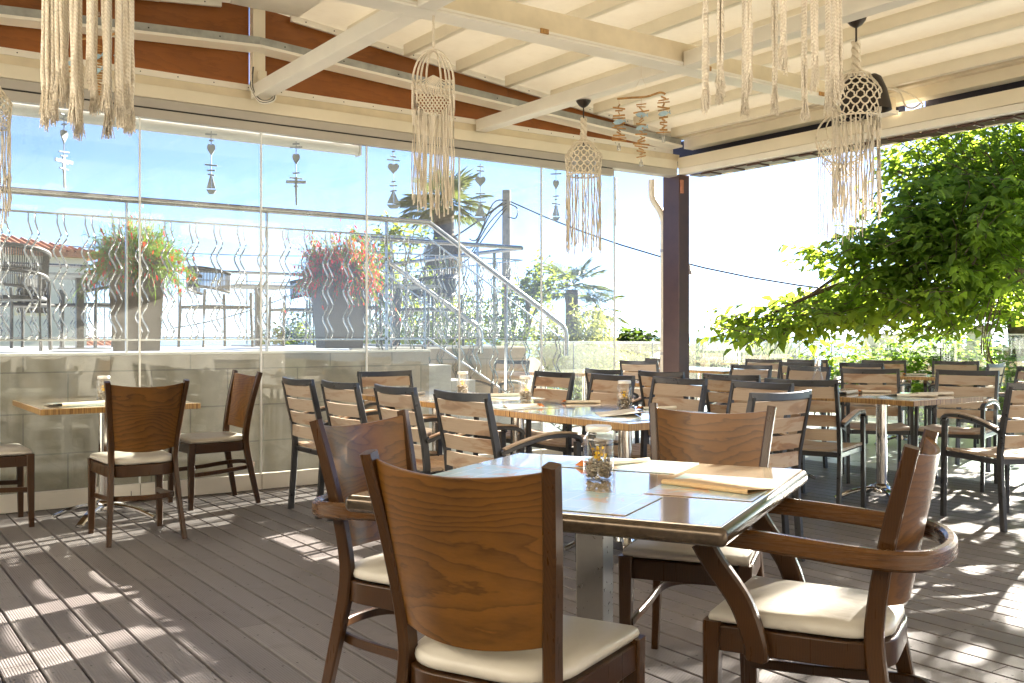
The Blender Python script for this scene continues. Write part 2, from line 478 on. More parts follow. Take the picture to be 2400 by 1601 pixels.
# roof membrane
b = MB()
for xa, xb in ((RX, 7.75), (RX, -1.9)):
    vs = [(xa, -3.0, roofz(xa)), (xb, -3.0, roofz(xb)), (xb, 7.46, roofz(xb)), (xa, 7.46, roofz(xa))]
    vs += [(p[0], p[1], p[2]+.012) for p in vs]
    b.add(vs, [(0,1,2,3),(4,7,6,5),(0,4,5,1),(1,5,6,2),(2,6,7,3),(3,7,4,0)])
b.build('roof_membrane', M['ceil'], pg)
# rafters (purlins) under the membrane
for s in (1, -1):
    for i in range(9):
        x = RX+s*(.25+.52*i)
        if x < -1.8 or (i == 0): continue
        zt = roofz(x)-.003
        m = MB(); m.bx(x-.028, x+.028, -2.9, 7.24, zt-.095, zt)
        m.build('rafter', M['cream'], pg, bevel=.006)
m = MB(); m.bx(RX-.25, RX+.30, -2.9, 7.18, roofz(RX+.3)-.075, roofz(RX+.3)-.03); m.build('ridge_cover', M['white'], pg, bevel=.006)
# last double purlin at the eave
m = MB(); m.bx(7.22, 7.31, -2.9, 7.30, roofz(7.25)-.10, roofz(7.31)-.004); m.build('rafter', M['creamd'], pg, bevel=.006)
# gable beam
m = MB(); m.bx(-1.9, 7.35, 7.36, 7.50, 2.951, 3.045); m.build('gable_beam', M['cream'], pg, bevel=.004)
m = MB(); m.bx(-1.9, 7.352, 7.365, 7.497, 2.880, 2.949); m.build('gable_beam_strip', M['grey'], pg, bevel=.004)
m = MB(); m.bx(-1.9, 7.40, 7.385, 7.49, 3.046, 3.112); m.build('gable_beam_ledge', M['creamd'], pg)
m = MB(); m.bx(-1.9, 7.30, 7.378, 7.395, 3.113, 3.158)
for i in range(34):
    x = -1.6+i*.27
    m.add([(x+.005*math.cos(1.0472*k), 7.376, 3.135+.005*math.sin(1.0472*k)) for k in range(6)], [tuple(range(6))], 1)
m.build('screwed_trim', [M['white'], M['screw']], pg)
# plywood infill of the gable, two sheets each side of the white stud
for xa, xb in ((-1.9, .9), (.903, 2.735), (2.845, 5.2), (5.203, 7.30)):
    poly = [(xa, 3.159), (xb, 3.159), (xb, max(3.165, roofz(xb)-.004))]
    if xa < RX < xb: poly.append((RX, RZ-.004))
    poly.append((xa, max(3.165, roofz(xa)-.004)))
    m = MB(); m.prism(poly, .012, Matrix(((1,0,0,0),(0,0,1,7.415),(0,1,0,0),(0,0,0,1))))
    m.build('plywood_panel', M['oranje'], pg)
m = MB(); m.bx(2.74, 2.84, 7.33, 7.408, 3.046, roofz(2.84)-.01); m.build('gable_stud', M['cream'], pg, bevel=.004)
m = MB(); m.bx(2.77, 2.835, 7.285, 7.328, 3.07, 3.26); m.build('junction_box', M['cream'], pg, bevel=.006)
# trim under the roof edge
for xa, xb in ((-1.9, 2.5), (3.06, 7.25)):
    m = MB()
    vs = []
    for x in (xa, xb):
        z = roofz(x)-.006
        vs += [(x, 7.345, z-.05), (x, 7.37, z-.05), (x, 7.37, z), (x, 7.345, z)]
    m.add(vs, [(0,1,5,4),(1,2,6,5),(2,3,7,6),(3,0,4,7),(0,3,2,1),(4,5,6,7)])
    n = 17
    for i in range(n):
        x = xa+(xb-xa)*(i+.5)/n; z = roofz(x)-.031
        m.add([(x+.006*math.cos(1.0472*k), 7.3435, z+.006*math.sin(1.0472*k)) for k in range(6)], [tuple(range(6))], 1)
    m.build('screwed_trim', [M['white'], M['screw']], pg)
# sloping galvanised rail across the gable
def chordz(x): return 3.43-.058*abs(x-2.75)
for part, y0, y1, za, zb, mm in (('galvanised_rail', 7.21, 7.372, .0, .062, 'galv'), ('rail_soffit', 7.19, 7.374, -.022, -.001, 'white')):
    for xa, xb in ((-1.9, RX), (RX+.001, 7.25)):
        vs = []
        for x in (xa, xb):
            z = chordz(x)
            vs += [(x, y0, z+za), (x, y1, z+za), (x, y1, z+zb), (x, y0, z+zb)]
        m = MB(); m.add(vs, [(0,1,5,4),(1,2,6,5),(2,3,7,6),(3,0,4,7),(0,3,2,1),(4,5,6,7)])
        if mm == 'galv':
            for i in range(9):
                x = xa+(xb-xa)*(i+.4)/9; z = chordz(x)+.03
                m.add([(x+.006*math.cos(1.0472*k), y0-.0015, z+.006*math.sin(1.0472*k)) for k in range(6)], [tuple(range(6))], 1)
            m.build(part, [M[mm], M['screw']], pg)
        else: m.build(part, M[mm], pg)
# tie beams along Y and the long horizontal main beam along X
for x in (2.79, 4.876):
    m = MB(); m.bx(x-.06, x+.06, 4.93, 7.355, 3.047, 3.15); m.build('tie_beam', M['white'], pg, bevel=.006)
    m = MB(); m.bx(x-.06, x+.06, -2.9, 4.77, 3.047, 3.15); m.build('tie_beam', M['white'], pg, bevel=.006)
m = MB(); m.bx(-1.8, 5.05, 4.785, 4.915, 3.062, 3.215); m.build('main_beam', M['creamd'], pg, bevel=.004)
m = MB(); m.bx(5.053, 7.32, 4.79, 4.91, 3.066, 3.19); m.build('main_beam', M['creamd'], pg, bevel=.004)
m = MB(); m.bx(-1.8, 7.32, 4.77, 4.93, 3.046, 3.061)
m.bx(-1.8, 7.32, 4.765, 4.772, 3.0615, 3.078); m.build('beam_flange', M['white'], pg, bevel=.002)
for x in (3.62, 5.05, 6.3):
    m = MB(); m.bx(x-.03, x+.03, 4.756, 4.7645, 3.055, 3.085); m.bx(x-.012, x+.012, 4.752, 4.757, 3.058, 3.082); m.build('beam_clip', M['drift'], pg)
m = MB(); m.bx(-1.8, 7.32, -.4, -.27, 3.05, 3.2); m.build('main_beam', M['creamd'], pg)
# eave on the open right side
m = MB(); m.bx(7.352, 7.47, -3, 7.36, 2.958, 3.072); m.build('eave_beam', M['cream'], pg, bevel=.004)
m = MB(); m.bx(7.36, 7.46, -3, 7.355, 2.898, 2.956); m.build('eave_beam_strip', M['white'], pg, bevel=.004)
m = MB()
for i in range(66):
    y = -2.95+i*.155
    m.bx(7.43, 7.60, y, y+.145, 2.868+.012*(i % 2), 2.893)
m.build('scalloped_shade_strip', M['post'], pg, bevel=.01)  # dark brown puts the shaded beam underside into the colour; edge scalloped
m = MB(); m.bx(7.44, 7.57, -3, 7.36, 3.175, 3.30); m.build('upper_eave_beam', M['cream'], pg, bevel=.004)
t = NT('violet_awning'); t.base((.02,.016,.032)); t.set(Roughness=.6)
m = MB(); m.bx(7.60, 7.70, -3, 4.7, 3.05, 3.305); m.bx(7.60, 7.70, 4.95, 7.7, 3.05, 3.305); m.build('rolled_awning', t.m, pg)  # enlarged, like the roof overhang, to keep sun off the eave beams
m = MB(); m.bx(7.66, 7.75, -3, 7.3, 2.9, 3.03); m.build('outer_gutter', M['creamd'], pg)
# corner post, drain pipe, lamp, bracket
m = MB(); m.bx(7.35, 7.505, 7.34, 7.58, -.006, 2.897); m.build('corner_post', M['post'], pg, bevel=.006)
m = MB(); m.bx(7.36, 7.40, 7.318, 7.338, 2.70, 2.84); m.build('post_bracket', M['tile'], pg, bevel=.004)
dp = thing('drain_pipe', 'pale plastic drain pipe with a bend beside the brown corner post', 'pipe', (7.385, 7.625, 0))
m = MB(); m.tube(cat_rom([(-.10, .06, 2.88), (-.10, .06, 2.76), (-.085, .05, 2.66), (-.03, .0, 2.54), (0, -.02, 2.42), (0, -.02, 2.2)], 5)+[Vector((0,-.02,0))], .037, 10); m.build('pipe', M['cream'], dp, smooth=40)
m = MB()
for z in (1.0, 2.1): m.lathe([(.040, z), (.040, z+.03)], 10, (0, -.02, 0))
m.build('pipe_clamp', M['grey'], dp)
lp = thing('spotlight', 'small grey bell floodlight fixed to the side of the brown corner post', 'lamp', (7.56, 7.44, 1.95))
m = MB(); m.tube([(-.055, 0, .05), (.0, 0, .06), (.02, 0, .02)], .012, 6); m.build('bracket', M['grey'], lp)
m = MB(); m.lathe([(.01, .02), (.03, .01), (.035, -.03), (.06, -.085), (.055, -.087), (.03, -.04)], 14, (.02, 0, 0), capb=False); m.build('lamp_shade', M['grey'], lp, smooth=50)
# cables looped where the stud meets the first tie beam
cb = thing('cable_bundle', 'loops of white and black cable where the round tie beam meets the gable', 'cable', (2.79, 7.30, 3.06))
m = MB(); mb2 = MB()
for i in range(5):
    a = .03+.012*i
    pts = [(-.05-a*.3, 0, .22-.03*i), (-.06-a*.4, -.02, .05), (-.02, -.045, -.02-a*.5), (.05, -.07-.02*i, -.03-.006*i), (.085, -.09, .04), (.05, -.10-.02*i, .11)]
    (m if i % 3 else mb2).tube(cat_rom(pts, 5), .006, 5)
m.build('white_cable', M['white'], cb); mb2.build('black_cable', M['black'], cb)
# little cable at the eave stub
ec = thing('eave_cable', 'thin cream cable drooping from the beam end at the right eave', 'cable', (7.2, 4.72, 3.1))
m = MB(); m.tube(cat_rom([(-.1, .0, .12), (.03, -.02, .10), (.10, -.03, .0), (.14, -.08, -.02), (.20, -.1, .02)], 5), .008, 5)
m.tube(cat_rom([(-.05, -.02, .13), (.10, -.05, .10), (.22, -.1, .03), (.22, -.1, -.02)], 5), .007, 5); m.build('cable', M['cream'], ec)

# ================================================================== GLASS WALL
gw = thing('glass_wall', 'frameless folding glass wall with pale bottom rail behind the left tables', 'glass wall', (0, 7.39, 0))
xs = [.99+.918*k for k in range(-4, 7)]
for xa, xb in zip(xs[:-1], xs[1:]):
    m = MB(); m.bx(xa+.007, xb-.007, -.005, .005, .132, 2.80); p = m.build('glass_panel', M['glass'], gw)
    m = MB(); m.bx(xb-.006, xb+.006, -.009, .009, .128, 2.80); m.build('edge_seal', M['seal'], p)
    m = MB(); m.bx(xa+.003, xb-.003, -.024, .024, .006, .128); m.build('bottom_rail', M['white'], gw, bevel=.003)
    q = MB(); q.lathe([(.018, 0), (.018, .006), (.010, .014), (.010, .022), (.004, .024), (.004, .075), (.0, .076)], 10, (xb-.07, -.045, .012)); q.build('floor_bolt', M['chrome'], gw, smooth=40)
m = MB(); m.bx(-2.7, 6.47, -.03, .03, 2.80, 2.868); m.build('head_rail', M['grey'], gw, bevel=.004)
m = MB(); m.bx(-2.7, 6.45, -.026, .03, 2.869, 2.879); m.build('rail_gap', M['black'], gw)
ar = thing('awning_roller', 'pale grey rolled blind tube hung outside under the glass wall head', 'blind', (0, 7.62, 2.80))
m = MB(); m.tube([(-2.7, 0, 0), (3.77, 0, 0)], .045, 14); m.build('blind_tube', M['whitep'], ar, smooth=40)
m = MB(); m.bx(3.775, 3.79, -.05, .05, -.05, .06); m.bx(3.60, 3.66, -.02, .06, .02, .06); m.build('bracket', M['whitep'], ar)

# ================================================================== RAISED TERRACE, STAIRS
TZ = 1.075
m = MB(); m.bx(-8, 4.70, 8.10, 16.6, -.006, TZ-.03); m.bx(4.702, 7.05, 9.75, 16.6, -.006, TZ-.03)
struct(m.build('raised_terrace', M['terrace']))
sw = thing('stone_wall', 'low retaining wall clad in beige stone tiles behind the glass', 'wall', (0,8.05,0))
m = MB(); m.bx(-8, 4.74, 0, .05, -.006, TZ-.022); m.build('cladding', M['stone'], sw)
m = MB(); m.bx(-8, 4.75, -.012, .06, TZ-.021, TZ); m.build('coping', M['wallw'], sw, bevel=.003)
sw2 = thing('stone_wall', 'grey stone-clad terrace wall on the far side of the stairs', 'wall', (0,9.70,0))
m = MB(); m.bx(4.73, 7.09, 0, .05, -.006, TZ-.022); m.bx(7.052, 7.09, .052, 6.9, -.006, TZ-.022); m.build('cladding', M['stone'], sw2)
m = MB(); m.bx(4.73, 7.10, -.01, .06, TZ-.021, TZ); m.bx(7.04, 7.10, .061, 6.9, TZ-.021, TZ); m.build('coping', M['wallw'], sw2)
st = thing('staircase', 'stone steps leading down from the raised terrace beside the glass wall', 'stairs', (4.74, 8.1, 0))
for i in range(6):
    x0 = i*.28; h = TZ-(i+1)*.153
    m = MB(); m.bx(x0+.001, x0+.28, 0, 1.58, -.006, h); m.build('step', M['terrace'], st, bevel=.004)

# wavy baluster shared by every railing
def wave_mesh(h, r=.0075, n=5):
    z = h-.10; pts = [(0,0,h)]; s = 1
    pts.append((0, 0, z+.03))
    i = 0
    while z > .06:
        for q, dz in ((.62, .030), (1.0, .062), (.62, .094)):
            pts.append((s*.027*q, 0, max(.0, z-dz)))
        z -= .1225; s = -s
    pts.append((0, 0, 0))
    mm = MB(); mm.tube(pts, r, n)
    return mm
_bal = wave_mesh(.96).build('baluster', M['rail'], None, smooth=60)
BAL = _bal.data; bpy.data.objects.remove(_bal)
def railing(label, P0, P1, zb0, zb1, pair=.2, post=1.155, start=.1, hand0=0, hand1=0, endpost=False, name='railing', phase=0):
    P0 = Vector((*P0, zb0)); P1 = Vector((*P1, zb1)); d = P1-P0; L = math.hypot(d.x, d.y); u = Vector((d.x/L, d.y/L, 0)); sl = d.z/L
    r = thing(name, label, 'railing', P0, math.atan2(u.y, u.x))
    def Z(s): return s*sl
    m = MB(); pts = [(-hand0, 0, 1.21+Z(-hand0)), (L+hand1, 0, 1.21+Z(L+hand1))]
    if endpost:
        pts = pts[:1]+[(L-.05, 0, 1.21+Z(L-.05)), (L-.015, 0, 1.19+Z(L)), (L, 0, 1.14+Z(L)), (L, 0, -zb1+.0)]
    m.tube(pts, .027, 12); m.build('handrail', M['rail'], r, smooth=50)
    for nm, zz, w in (('top_bar', 1.06, .016), ('bottom_bar', .10, .016)):
        m = MB(); m.sweep([(-.02, 0, zz+Z(-.02)), (L, 0, zz+Z(L))], rsec(.008, w)); m.build(nm, M['rail'], r)
    s = start; k = 0
    while s < L-.01:
        m = MB(); m.bx(s-.006, s+.006, -.02, .02, Z(s)-.02, 1.19+Z(s)); m.build('post', M['rail'], r)
        s += post
    s = .1+phase; n = 0
    while s < L-.06 and n < 49:
        for q in (-.024, .024):
            o = bpy.data.objects.new('baluster', BAL); col.objects.link(o); o.parent = r; o.location = (s+q, 0, .10+Z(s+q))
        s += pair; n += 1
    return r
railing('stainless railing with wavy bars on the beige wall right behind the glass', (-.4, 8.06), (4.74, 8.06), TZ, TZ, hand0=1.2, start=1.225)
railing('sloping stainless stair railing nearest the glass, with wavy bars', (4.74, 8.06), (6.41, 8.06), TZ, .08, endpost=True, start=.9, phase=.05)
railing('sloping stainless stair railing on the far side of the steps', (4.74, 9.68), (6.41, 9.68), TZ, .08, endpost=True, start=.9, phase=.02)
railing('stainless railing with wavy bars along the terrace edge past the stairs', (4.74, 9.73), (7.03, 9.73), TZ, TZ, start=.5)
railing('stainless railing with wavy bars on the side of the terrace under the palm', (7.06, 9.75), (7.06, 16.2), TZ, TZ, start=.6)
railing('distant stainless railing with wavy bars along the back of the terrace', (-2.2, 16.3), (7.06, 16.3), TZ, TZ, pair=.19, hand0=3)

# ================================================================== TERRACE GLASS BALUSTRADE (right, beyond the outdoor tables)
def balustrade(label, P0, P1, z1, n, name='glass_balustrade', clamp=True):
    P0 = Vector((*P0, 0)); P1 = Vector((*P1, 0)); L = (P1-P0).length; a = math.atan2(P1.y-P0.y, P1.x-P0.x)
    r = thing(name, label, 'balustrade', P0, a)
    w = L/n
    for i in range(n):
        m = MB(); m.bx(i*w+.006, (i+1)*w-.006, -.006, .006, .06, z1); m.build('glass_panel', M['bal'], r)
        m = MB(); m.bx((i+1)*w-.004, (i+1)*w+.004, -.012, .012, 0, z1); 
        m.build('panel_joint', M['black'], r)
        m = MB(); m.bx(i*w+.006, (i+1)*w-.006, -.008, .008, z1+.0005, z1+.018); m.build('polished_edge', M['seal'], r)
        if clamp:
            m = MB(); m.bx((i+1)*w-.035, (i+1)*w+.035, -.022, .022, z1-.16, z1-.09); m.build('clamp', M['chrome'], r, bevel=.004)
    m = MB(); m.bx(0, L, -.03, .03, -.006, .06); m.build('base_channel', M['grey'], r)
    return r
balustrade('tall clear glass balustrade along the right edge of the outdoor terrace', (11.3, 8.35), (12.45, 1.2), 1.21, 5)
balustrade('lower clear glass balustrade at the back of the outdoor terrace, left of the tree', (9.2, 13.3), (11.6, 8.6), 1.10, 4, clamp=False)

# unseen pale wall added behind the camera to bounce warm fill light
m = MB(); m.bx(-3.2, 7.4, -3.6, -3.3, -.09, 4.2); m.bx(-3.4, -3.15, -3.3, 7.4, -.09, 4.0)
struct(m.build('bounce_wall', M['white']))
M['ply2'] = wood_panel('stained_beech_bow', (.040,.0155,.004), (.125,.052,.011), (1.5, 1.5, 7), 60, .26, (14, 14, 200), .3, amp=5)
# ================================================================== BROWN WOODEN CHAIRS
def back_pt(y, z, half):
    """rear face line of the curved plywood back: x for a given y,z"""
    x = -.005-.075*((z-.54)/.405)
    return x-.048*(1-(y/half)**2)
def make_wood_chair(name, label, arm=False, group=None):
    r = thing(name, label, 'armchair' if arm else 'chair', (0,0,0), 0, group)
    # back panel
    m = MB(); nu, nv = 14, 7; F = []; B = []
    for j in range(nv+1):
        v = j/nv
        for i in range(nu+1):
            u = -1+2*i/nu
            half = .172+.036*v
            zt = .93-.020*(1-u*u); zb = .545-.018*(1-u*u)
            z = zb+(zt-zb)*v; y = u*half
            x = back_pt(y, z, half)+.003
            F.append((x+.006, y, z)); B.append((x-.006, y, z))
    n = nu+1; N = len(F); fs = []
    for j in range(nv):
        for i in range(nu):
            a = j*n+i
            fs += [(a, a+1, a+n+1, a+n), (N+a, N+a+n, N+a+n+1, N+a+1)]
    for i in range(nu):
        fs += [(i, N+i, N+i+1, i+1), (nv*n+i, nv*n+i+1, N+nv*n+i+1, N+nv*n+i)]
    for j in range(nv):
        fs += [(j*n, (j+1)*n, N+(j+1)*n, N+j*n), (j*n+nu, N+j*n+nu, N+(j+1)*n+nu, (j+1)*n+nu)]
    m.add(F+B, fs); m.build('back_panel', M['ply'], r, smooth=50, bevel=.002)
    # rear legs running up into the back posts
    for s in (1, -1):
        pts = cat_rom([(-.075, s*.215, 0), (-.035, s*.198, .20), (.005, s*.183, .42), (.002, s*.184, .55), (-.032, s*.202, .74), (-.083, s*.224, .945)], 5)
        sc = [(.85+.15*min(1, p.z/.3), .72+.28*min(1, p.z/.4)-.22*max(0, (p.z-.5)/.45)) for p in pts]
        m = MB(); m.sweep(pts, rsec(.030, .046, .005), (1, 0, 0), sc); m.build('rear_leg', M['leg'], r, smooth=35)
    # seat frame: rounded at the rear
    def outline(w0, w1, x0, x1, rr, n=7):
        P = []
        for i in range(n+1):
            a = math.pi/2*i/n
            P.append((x0+rr-rr*math.sin(a)*1.0, -(w0-rr*.9)-rr*.9*math.cos(a)))
        P = [(x1, -w1)]+P
        Q = [(x, -y) for x, y in reversed(P)]
        return P+Q
    m = MB(); o1 = outline(.205, .215, -.035, .415, .13); k = len(o1)
    vs = [(x, y, .385) for x, y in o1]+[(x, y, .452) for x, y in o1]
    m.add(vs, [tuple(range(k)), tuple(reversed(range(k, 2*k)))]+[(i, (i+1) % k, k+(i+1) % k, k+i) for i in range(k)])
    m.build('seat_frame', M['leg'], r, smooth=35, bevel=.004)
    # cushion
    m = MB(); rings = []
    for f, z in ((.90, .4535), (.985, .459), (1.0, .470), (.985, .482), (.94, .490), (.80, .497), (.5, .503), (.2, .506)):
        rings.append([(.19+(x-.19)*f, y*f, z) for x, y in outline(.198, .212, -.03, .418, .13)])
    k = len(rings[0]); vs = [p for q in rings for p in q]
    fs = [(j*k+i, j*k+(i+1) % k, (j+1)*k+(i+1) % k, (j+1)*k+i) for j in range(len(rings)-1) for i in range(k)]
    fs.append(tuple(range((len(rings)-1)*k, len(rings)*k)))
    m.add(vs, fs); m.build('seat_cushion', M['seat'], r, smooth=80)
    for s in (1, -1):
        m = MB(); m.sweep([(.415, s*.205, 0), (.412, s*.200, .25), (.408, s*.200, .462)], rsec(.046, .046, .004), (1, 0, 0), [.66, .86, 1.0]); m.build('front_leg', M['leg'], r, smooth=30)
    # bentwood stretcher
    pts = cat_rom([(.41, .185, .235), (.20, .178, .245), (.02, .172, .26), (-.075, .12, .27), (-.105, 0, .27), (-.075, -.12, .27), (.02, -.172, .26), (.20, -.178, .245), (.41, -.185, .235)], 5)
    m = MB(); m.sweep(pts, rsec(.018, .030, .004), (0, 0, 1)); m.build('stretcher', M['leg'], r, smooth=35)
    if arm:
        pts = cat_rom([(.46, .258, .700), (.25, .262, .692), (.07, .262, .680), (-.06, .235, .672), (-.125, .15, .668), (-.150, 0, .667), (-.125, -.15, .668), (-.06, -.235, .672), (.07, -.262, .680), (.25, -.262, .692), (.46, -.258, .700)], 6)
        m = MB(); m.sweep(pts, rsec(.030, .050, .008), (0, 0, 1)); m.build('arm_bow', M['ply2'], r, smooth=40)
        for s in (1, -1):
            pts = cat_rom([(.285, s*.238, .385), (.285, s*.245, .43), (.320, s*.252, .53), (.385, s*.256, .62), (.420, s*.258, .676)], 5)
            m = MB(); m.sweep(pts, rsec(.030, .060, .007), (1, 0, 0), [(1, .8)]+[(1, 1)]*(len(pts)-1)); m.build('arm_support', M['leg'], r, smooth=40)
    return r

def rear_from_top(xy, f, off=.085):
    """place a chair by the middle of its back top; f heading in degrees"""
    c = Vector((xy[0], xy[1], 0)); c += Vector((math.cos(R(f)), math.sin(R(f)), 0))*off
    return c
g = 'brown wooden bistro chairs with cream seats'
A0 = make_wood_chair('bistro_chair', 'large foreground brown wooden chair with its curved grained back towards the viewer', False, g)
A0.location = rear_from_top((1.13, 1.775), 25); A0.rotation_euler.z = R(25)
dup(A0, 'brown wooden chair facing the viewer across the near table, back catching the light', rear_from_top((2.765, 2.59), 213), R(213), g)
dup(A0, 'brown wooden chair with its back to the viewer at the small table by the glass', rear_from_top((1.56, 5.86), 90), R(90), g)
dup(A0, 'brown wooden chair seen side-on against the glass, right of the small left table', (2.50, 7.02, 0), R(183), g)
dup(A0, 'brown wooden chair cut off by the left edge, only seat and front legs showing', (.68, 7.0, 0), R(0), g)
A0.scale = (1, 1.045, 1); A0.location.x -= RGT.x*.019; A0.location.y -= RGT.y*.019
g2 = 'brown wooden armchairs at the near table'
B0 = make_wood_chair('bistro_armchair', 'brown bentwood armchair with cream seat in the right foreground, seen from its side', True, g2)
B0.location = rear_from_top((2.32, 1.44), 116); B0.rotation_euler.z = R(116)
dup(B0, 'brown bentwood armchair behind the large foreground chair, left side of the near table', rear_from_top((1.47, 2.94), -66), R(-66), g2)

# ================================================================== SLATTED CHAIRS
def make_slat_chair():
    r = thing('slatted_chair', 'x', 'chair')
    for s in (1, -1):
        pts = [(-.012, s*.232, 0), (.012, s*.232, .30), (.020, s*.232, .47), (.006, s*.232, .60), (-.062, s*.232, .90)]
        m = MB(); m.sweep(pts, rsec(.026, .040, .003), (1, 0, 0), [1, 1, 1, 1, .85]); m.build('rear_leg', M['alu'], r, smooth=30)
        m = MB(); m.sweep([(.535, s*.245, 0), (.525, s*.245, .45), (.52, s*.245, .645)], rsec(.028, .036, .003), (1, 0, 0)); m.build('front_leg', M['alu'], r, smooth=30)
        pts = cat_rom([(.010, s*.248, .615), (.12, s*.262, .652), (.28, s*.268, .683), (.43, s*.262, .684), (.515, s*.250, .668), (.536, s*.246, .640)], 4)
        m = MB(); m.sweep(pts, rsec(.036, .022, .003), (0, 0, 1)); a = m.build('arm', M['alu'], r, smooth=35)
        m = MB(); m.sweep([p+Vector((0, 0, .0165)) for p in pts[1:-5]], rsec(.034, .010, .002), (0, 0, 1)); m.build('arm_pad', M['slat'], a, smooth=30)
    # curved top rail
    pts = [(-.062-.030*(1-(y/.232)**2), y, .900-.006*(1-(y/.232)**2)) for y in np.linspace(-.245, .245, 9)]
    m = MB(); m.sweep(pts, rsec(.022, .042, .003), (0, 0, 1)); m.build('top_rail', M['alu'], r, smooth=30)
    # back slats
    m = MB()
    for i in range(4):
        zc = .835-.094*i
        zt = zc+.038; zb = zc-.038
        P = []
        for z in (zb, zt):
            x0 = -.062+(.90-z)*.2267 if z > .6 else .006
            for y in np.linspace(-.219, .219, 7):
                P.append((x0-.026*(1-(y/.232)**2), y, z))
        n = 7; vs = [(x+.008, y, z) for x, y, z in P]+[(x-.008, y, z) for x, y, z in P]
        fs = []
        for a in range(n-1):
            fs += [(a, a+1, n+a+1, n+a), (2*n+a, 3*n+a, 3*n+a+1, 2*n+a+1), (a, 2*n+a, 2*n+a+1, a+1), (n+a, n+a+1, 3*n+a+1, 3*n+a)]
        fs += [(0, n, 3*n, 2*n), (n-1, 3*n-1, 4*n-1, 2*n-1)]
        m.add(vs, fs)
    m.build('back_slats', M['slat'], r, smooth=35)
    # bolts on the posts
    m = MB()
    for s in (1, -1):
        for z in (.58, .67, .77):
            x = -.062+(.90-z)*.2267
            m.lathe([(.006, 0), (.006, .004), (.0, .005)], 6, (x, s*.246, z))
    # seat frame and slats
    m = MB()
    for s in (1, -1): m.bx(.02, .53, s*.232-.012, s*.232+.012, .405, .440)
    m.bx(.50, .53, -.219, .219, .405, .438); m.bx(.02, .045, -.219, .219, .405, .438)
    m.build('seat_frame', M['alu'], r, bevel=.003)
    m = MB()
    for i in range(6):
        x = .075+.084*i
        pts = [(x, y, .452-.012*(1-(y/.22)**2)) for y in np.linspace(-.245, .245, 7)]
        m.sweep(pts, rsec(.074, .018, .003), (0, 0, 1))
    m.build('seat_slats', M['slat'], r, smooth=30)
    return r
S0 = make_slat_chair()
used = [0]
def slat(label, x, y, f, group):
    if used[0] == 0:
        used[0] = 1; S0.location = (x, y, 0); S0.rotation_euler.z = R(f); tag(S0, label, 'chair', group); return S0
    return dup(S0, label, (x, y, 0), R(f), group)
gl = 'slatted teak chairs along the left of the long table'
slat('nearest of four slatted teak chairs on the left of the long table, back to viewer', 2.765, 4.27, 2, gl)
slat('slatted teak chair second nearest on the left side of the long table', 2.765, 4.98, -1, gl)
slat('slatted teak chair third on the left side of the long table', 2.735, 5.65, 1, gl)
slat('slatted teak chair at the far left of the long table row, closest to the glass', 2.70, 6.23, 0, gl)
slat('slatted teak chair facing the viewer at the far head of the long table', 3.76, 7.03, -90, 'slatted teak chairs at the heads of the long table')
slat('slatted teak chair seen from behind at the near head of the long table', 4.06, 3.38, 92, 'slatted teak chairs at the heads of the long table')
gr_ = 'slatted teak chairs along the right of the long table'
slat('slatted teak chair facing left, farthest on the right side of the long table', 4.72, 6.16, 181, gr_)
slat('slatted teak chair facing left, second farthest on the right side of the long table', 4.72, 5.46, 178, gr_)
slat('slatted teak chair facing left, directly behind the lit back of the brown chair', 4.72, 4.77, 182, gr_)
slat('slatted teak chair facing left, nearest on the right side of the long table', 4.72, 4.06, 179, gr_)
gm = 'slatted teak chairs at the second long table'
slat('slatted teak chair back to back with the long table row, beside the cruet', 5.60, 5.0, 8, gm)
slat('slatted teak chair with orange-brown top slat, middle of the second table, left side', 5.60, 5.74, 3, gm)
slat('slatted teak chair farthest on the left side of the second table', 5.58, 6.42, -2, gm)
slat('slatted teak chair facing left across the second table, just right of the corner post', 7.42, 6.48, 183, gm)
slat('slatted teak chair facing left behind the glass cruet at the second table', 7.50, 5.86, 178, gm)
gt = 'slatted teak chairs at the right table'
slat('slatted teak armchair turned to the right table, its curved arm and seat in full view', 5.37, 4.20, 20, gt)
slat('slatted teak armchair at the right edge of the picture, arm pointing at the right table', 6.17, 3.08, 68, gt)
slat('slatted teak chair facing the viewer on the far right of the right table', 7.76, 4.44, 197, gt)
slat('slatted teak chair facing the viewer behind the right table, under the tree', 7.42, 5.10, 222, gt)
go = 'slatted teak chairs on the outdoor terrace'
slat('slatted teak chair with orange top slat on the outdoor terrace, behind the glass cruet', 8.75, 6.85, 14, go)
slat('slatted teak chair with orange top slat on the outdoor terrace, right of the cruet', 9.05, 6.30, 8, go)
slat('bluish-framed slatted chair facing the viewer on the outdoor terrace, left of two', 10.15, 6.80, 215, go)
slat('bluish-framed slatted chair facing the viewer on the outdoor terrace, right of two', 10.45, 6.10, 205, go)
slat('dark-backed slatted chair on the outdoor terrace in front of the glass joint', 10.0, 5.45, 100, go)
slat('slatted chair half out of the picture at the right edge of the outdoor terrace', 9.0, 4.55, 150, go)
slat('small distant slatted chair by the lower glass balustrade, left of two', 9.35, 7.95, 190, go)
slat('small distant slatted chair by the lower glass balustrade, right of two', 9.75, 7.55, 20, go)
slat('distant slatted chair with orange slat seen through the glass balustrade', 11.9, 9.4, 30, go)
slat('distant slatted chair just left of the corner post, orange top slat towards the viewer', 7.75, 8.35, 20, 'slatted teak chairs beyond the end of the glass wall')
slat('distant slatted chair partly hidden by the corner post', 8.6, 8.95, 190, 'slatted teak chairs beyond the end of the glass wall')
slat('slatted chair seen through the glass at the foot of the stairs', 6.55, 9.3, 200, 'slatted teak chairs beyond the end of the glass wall')

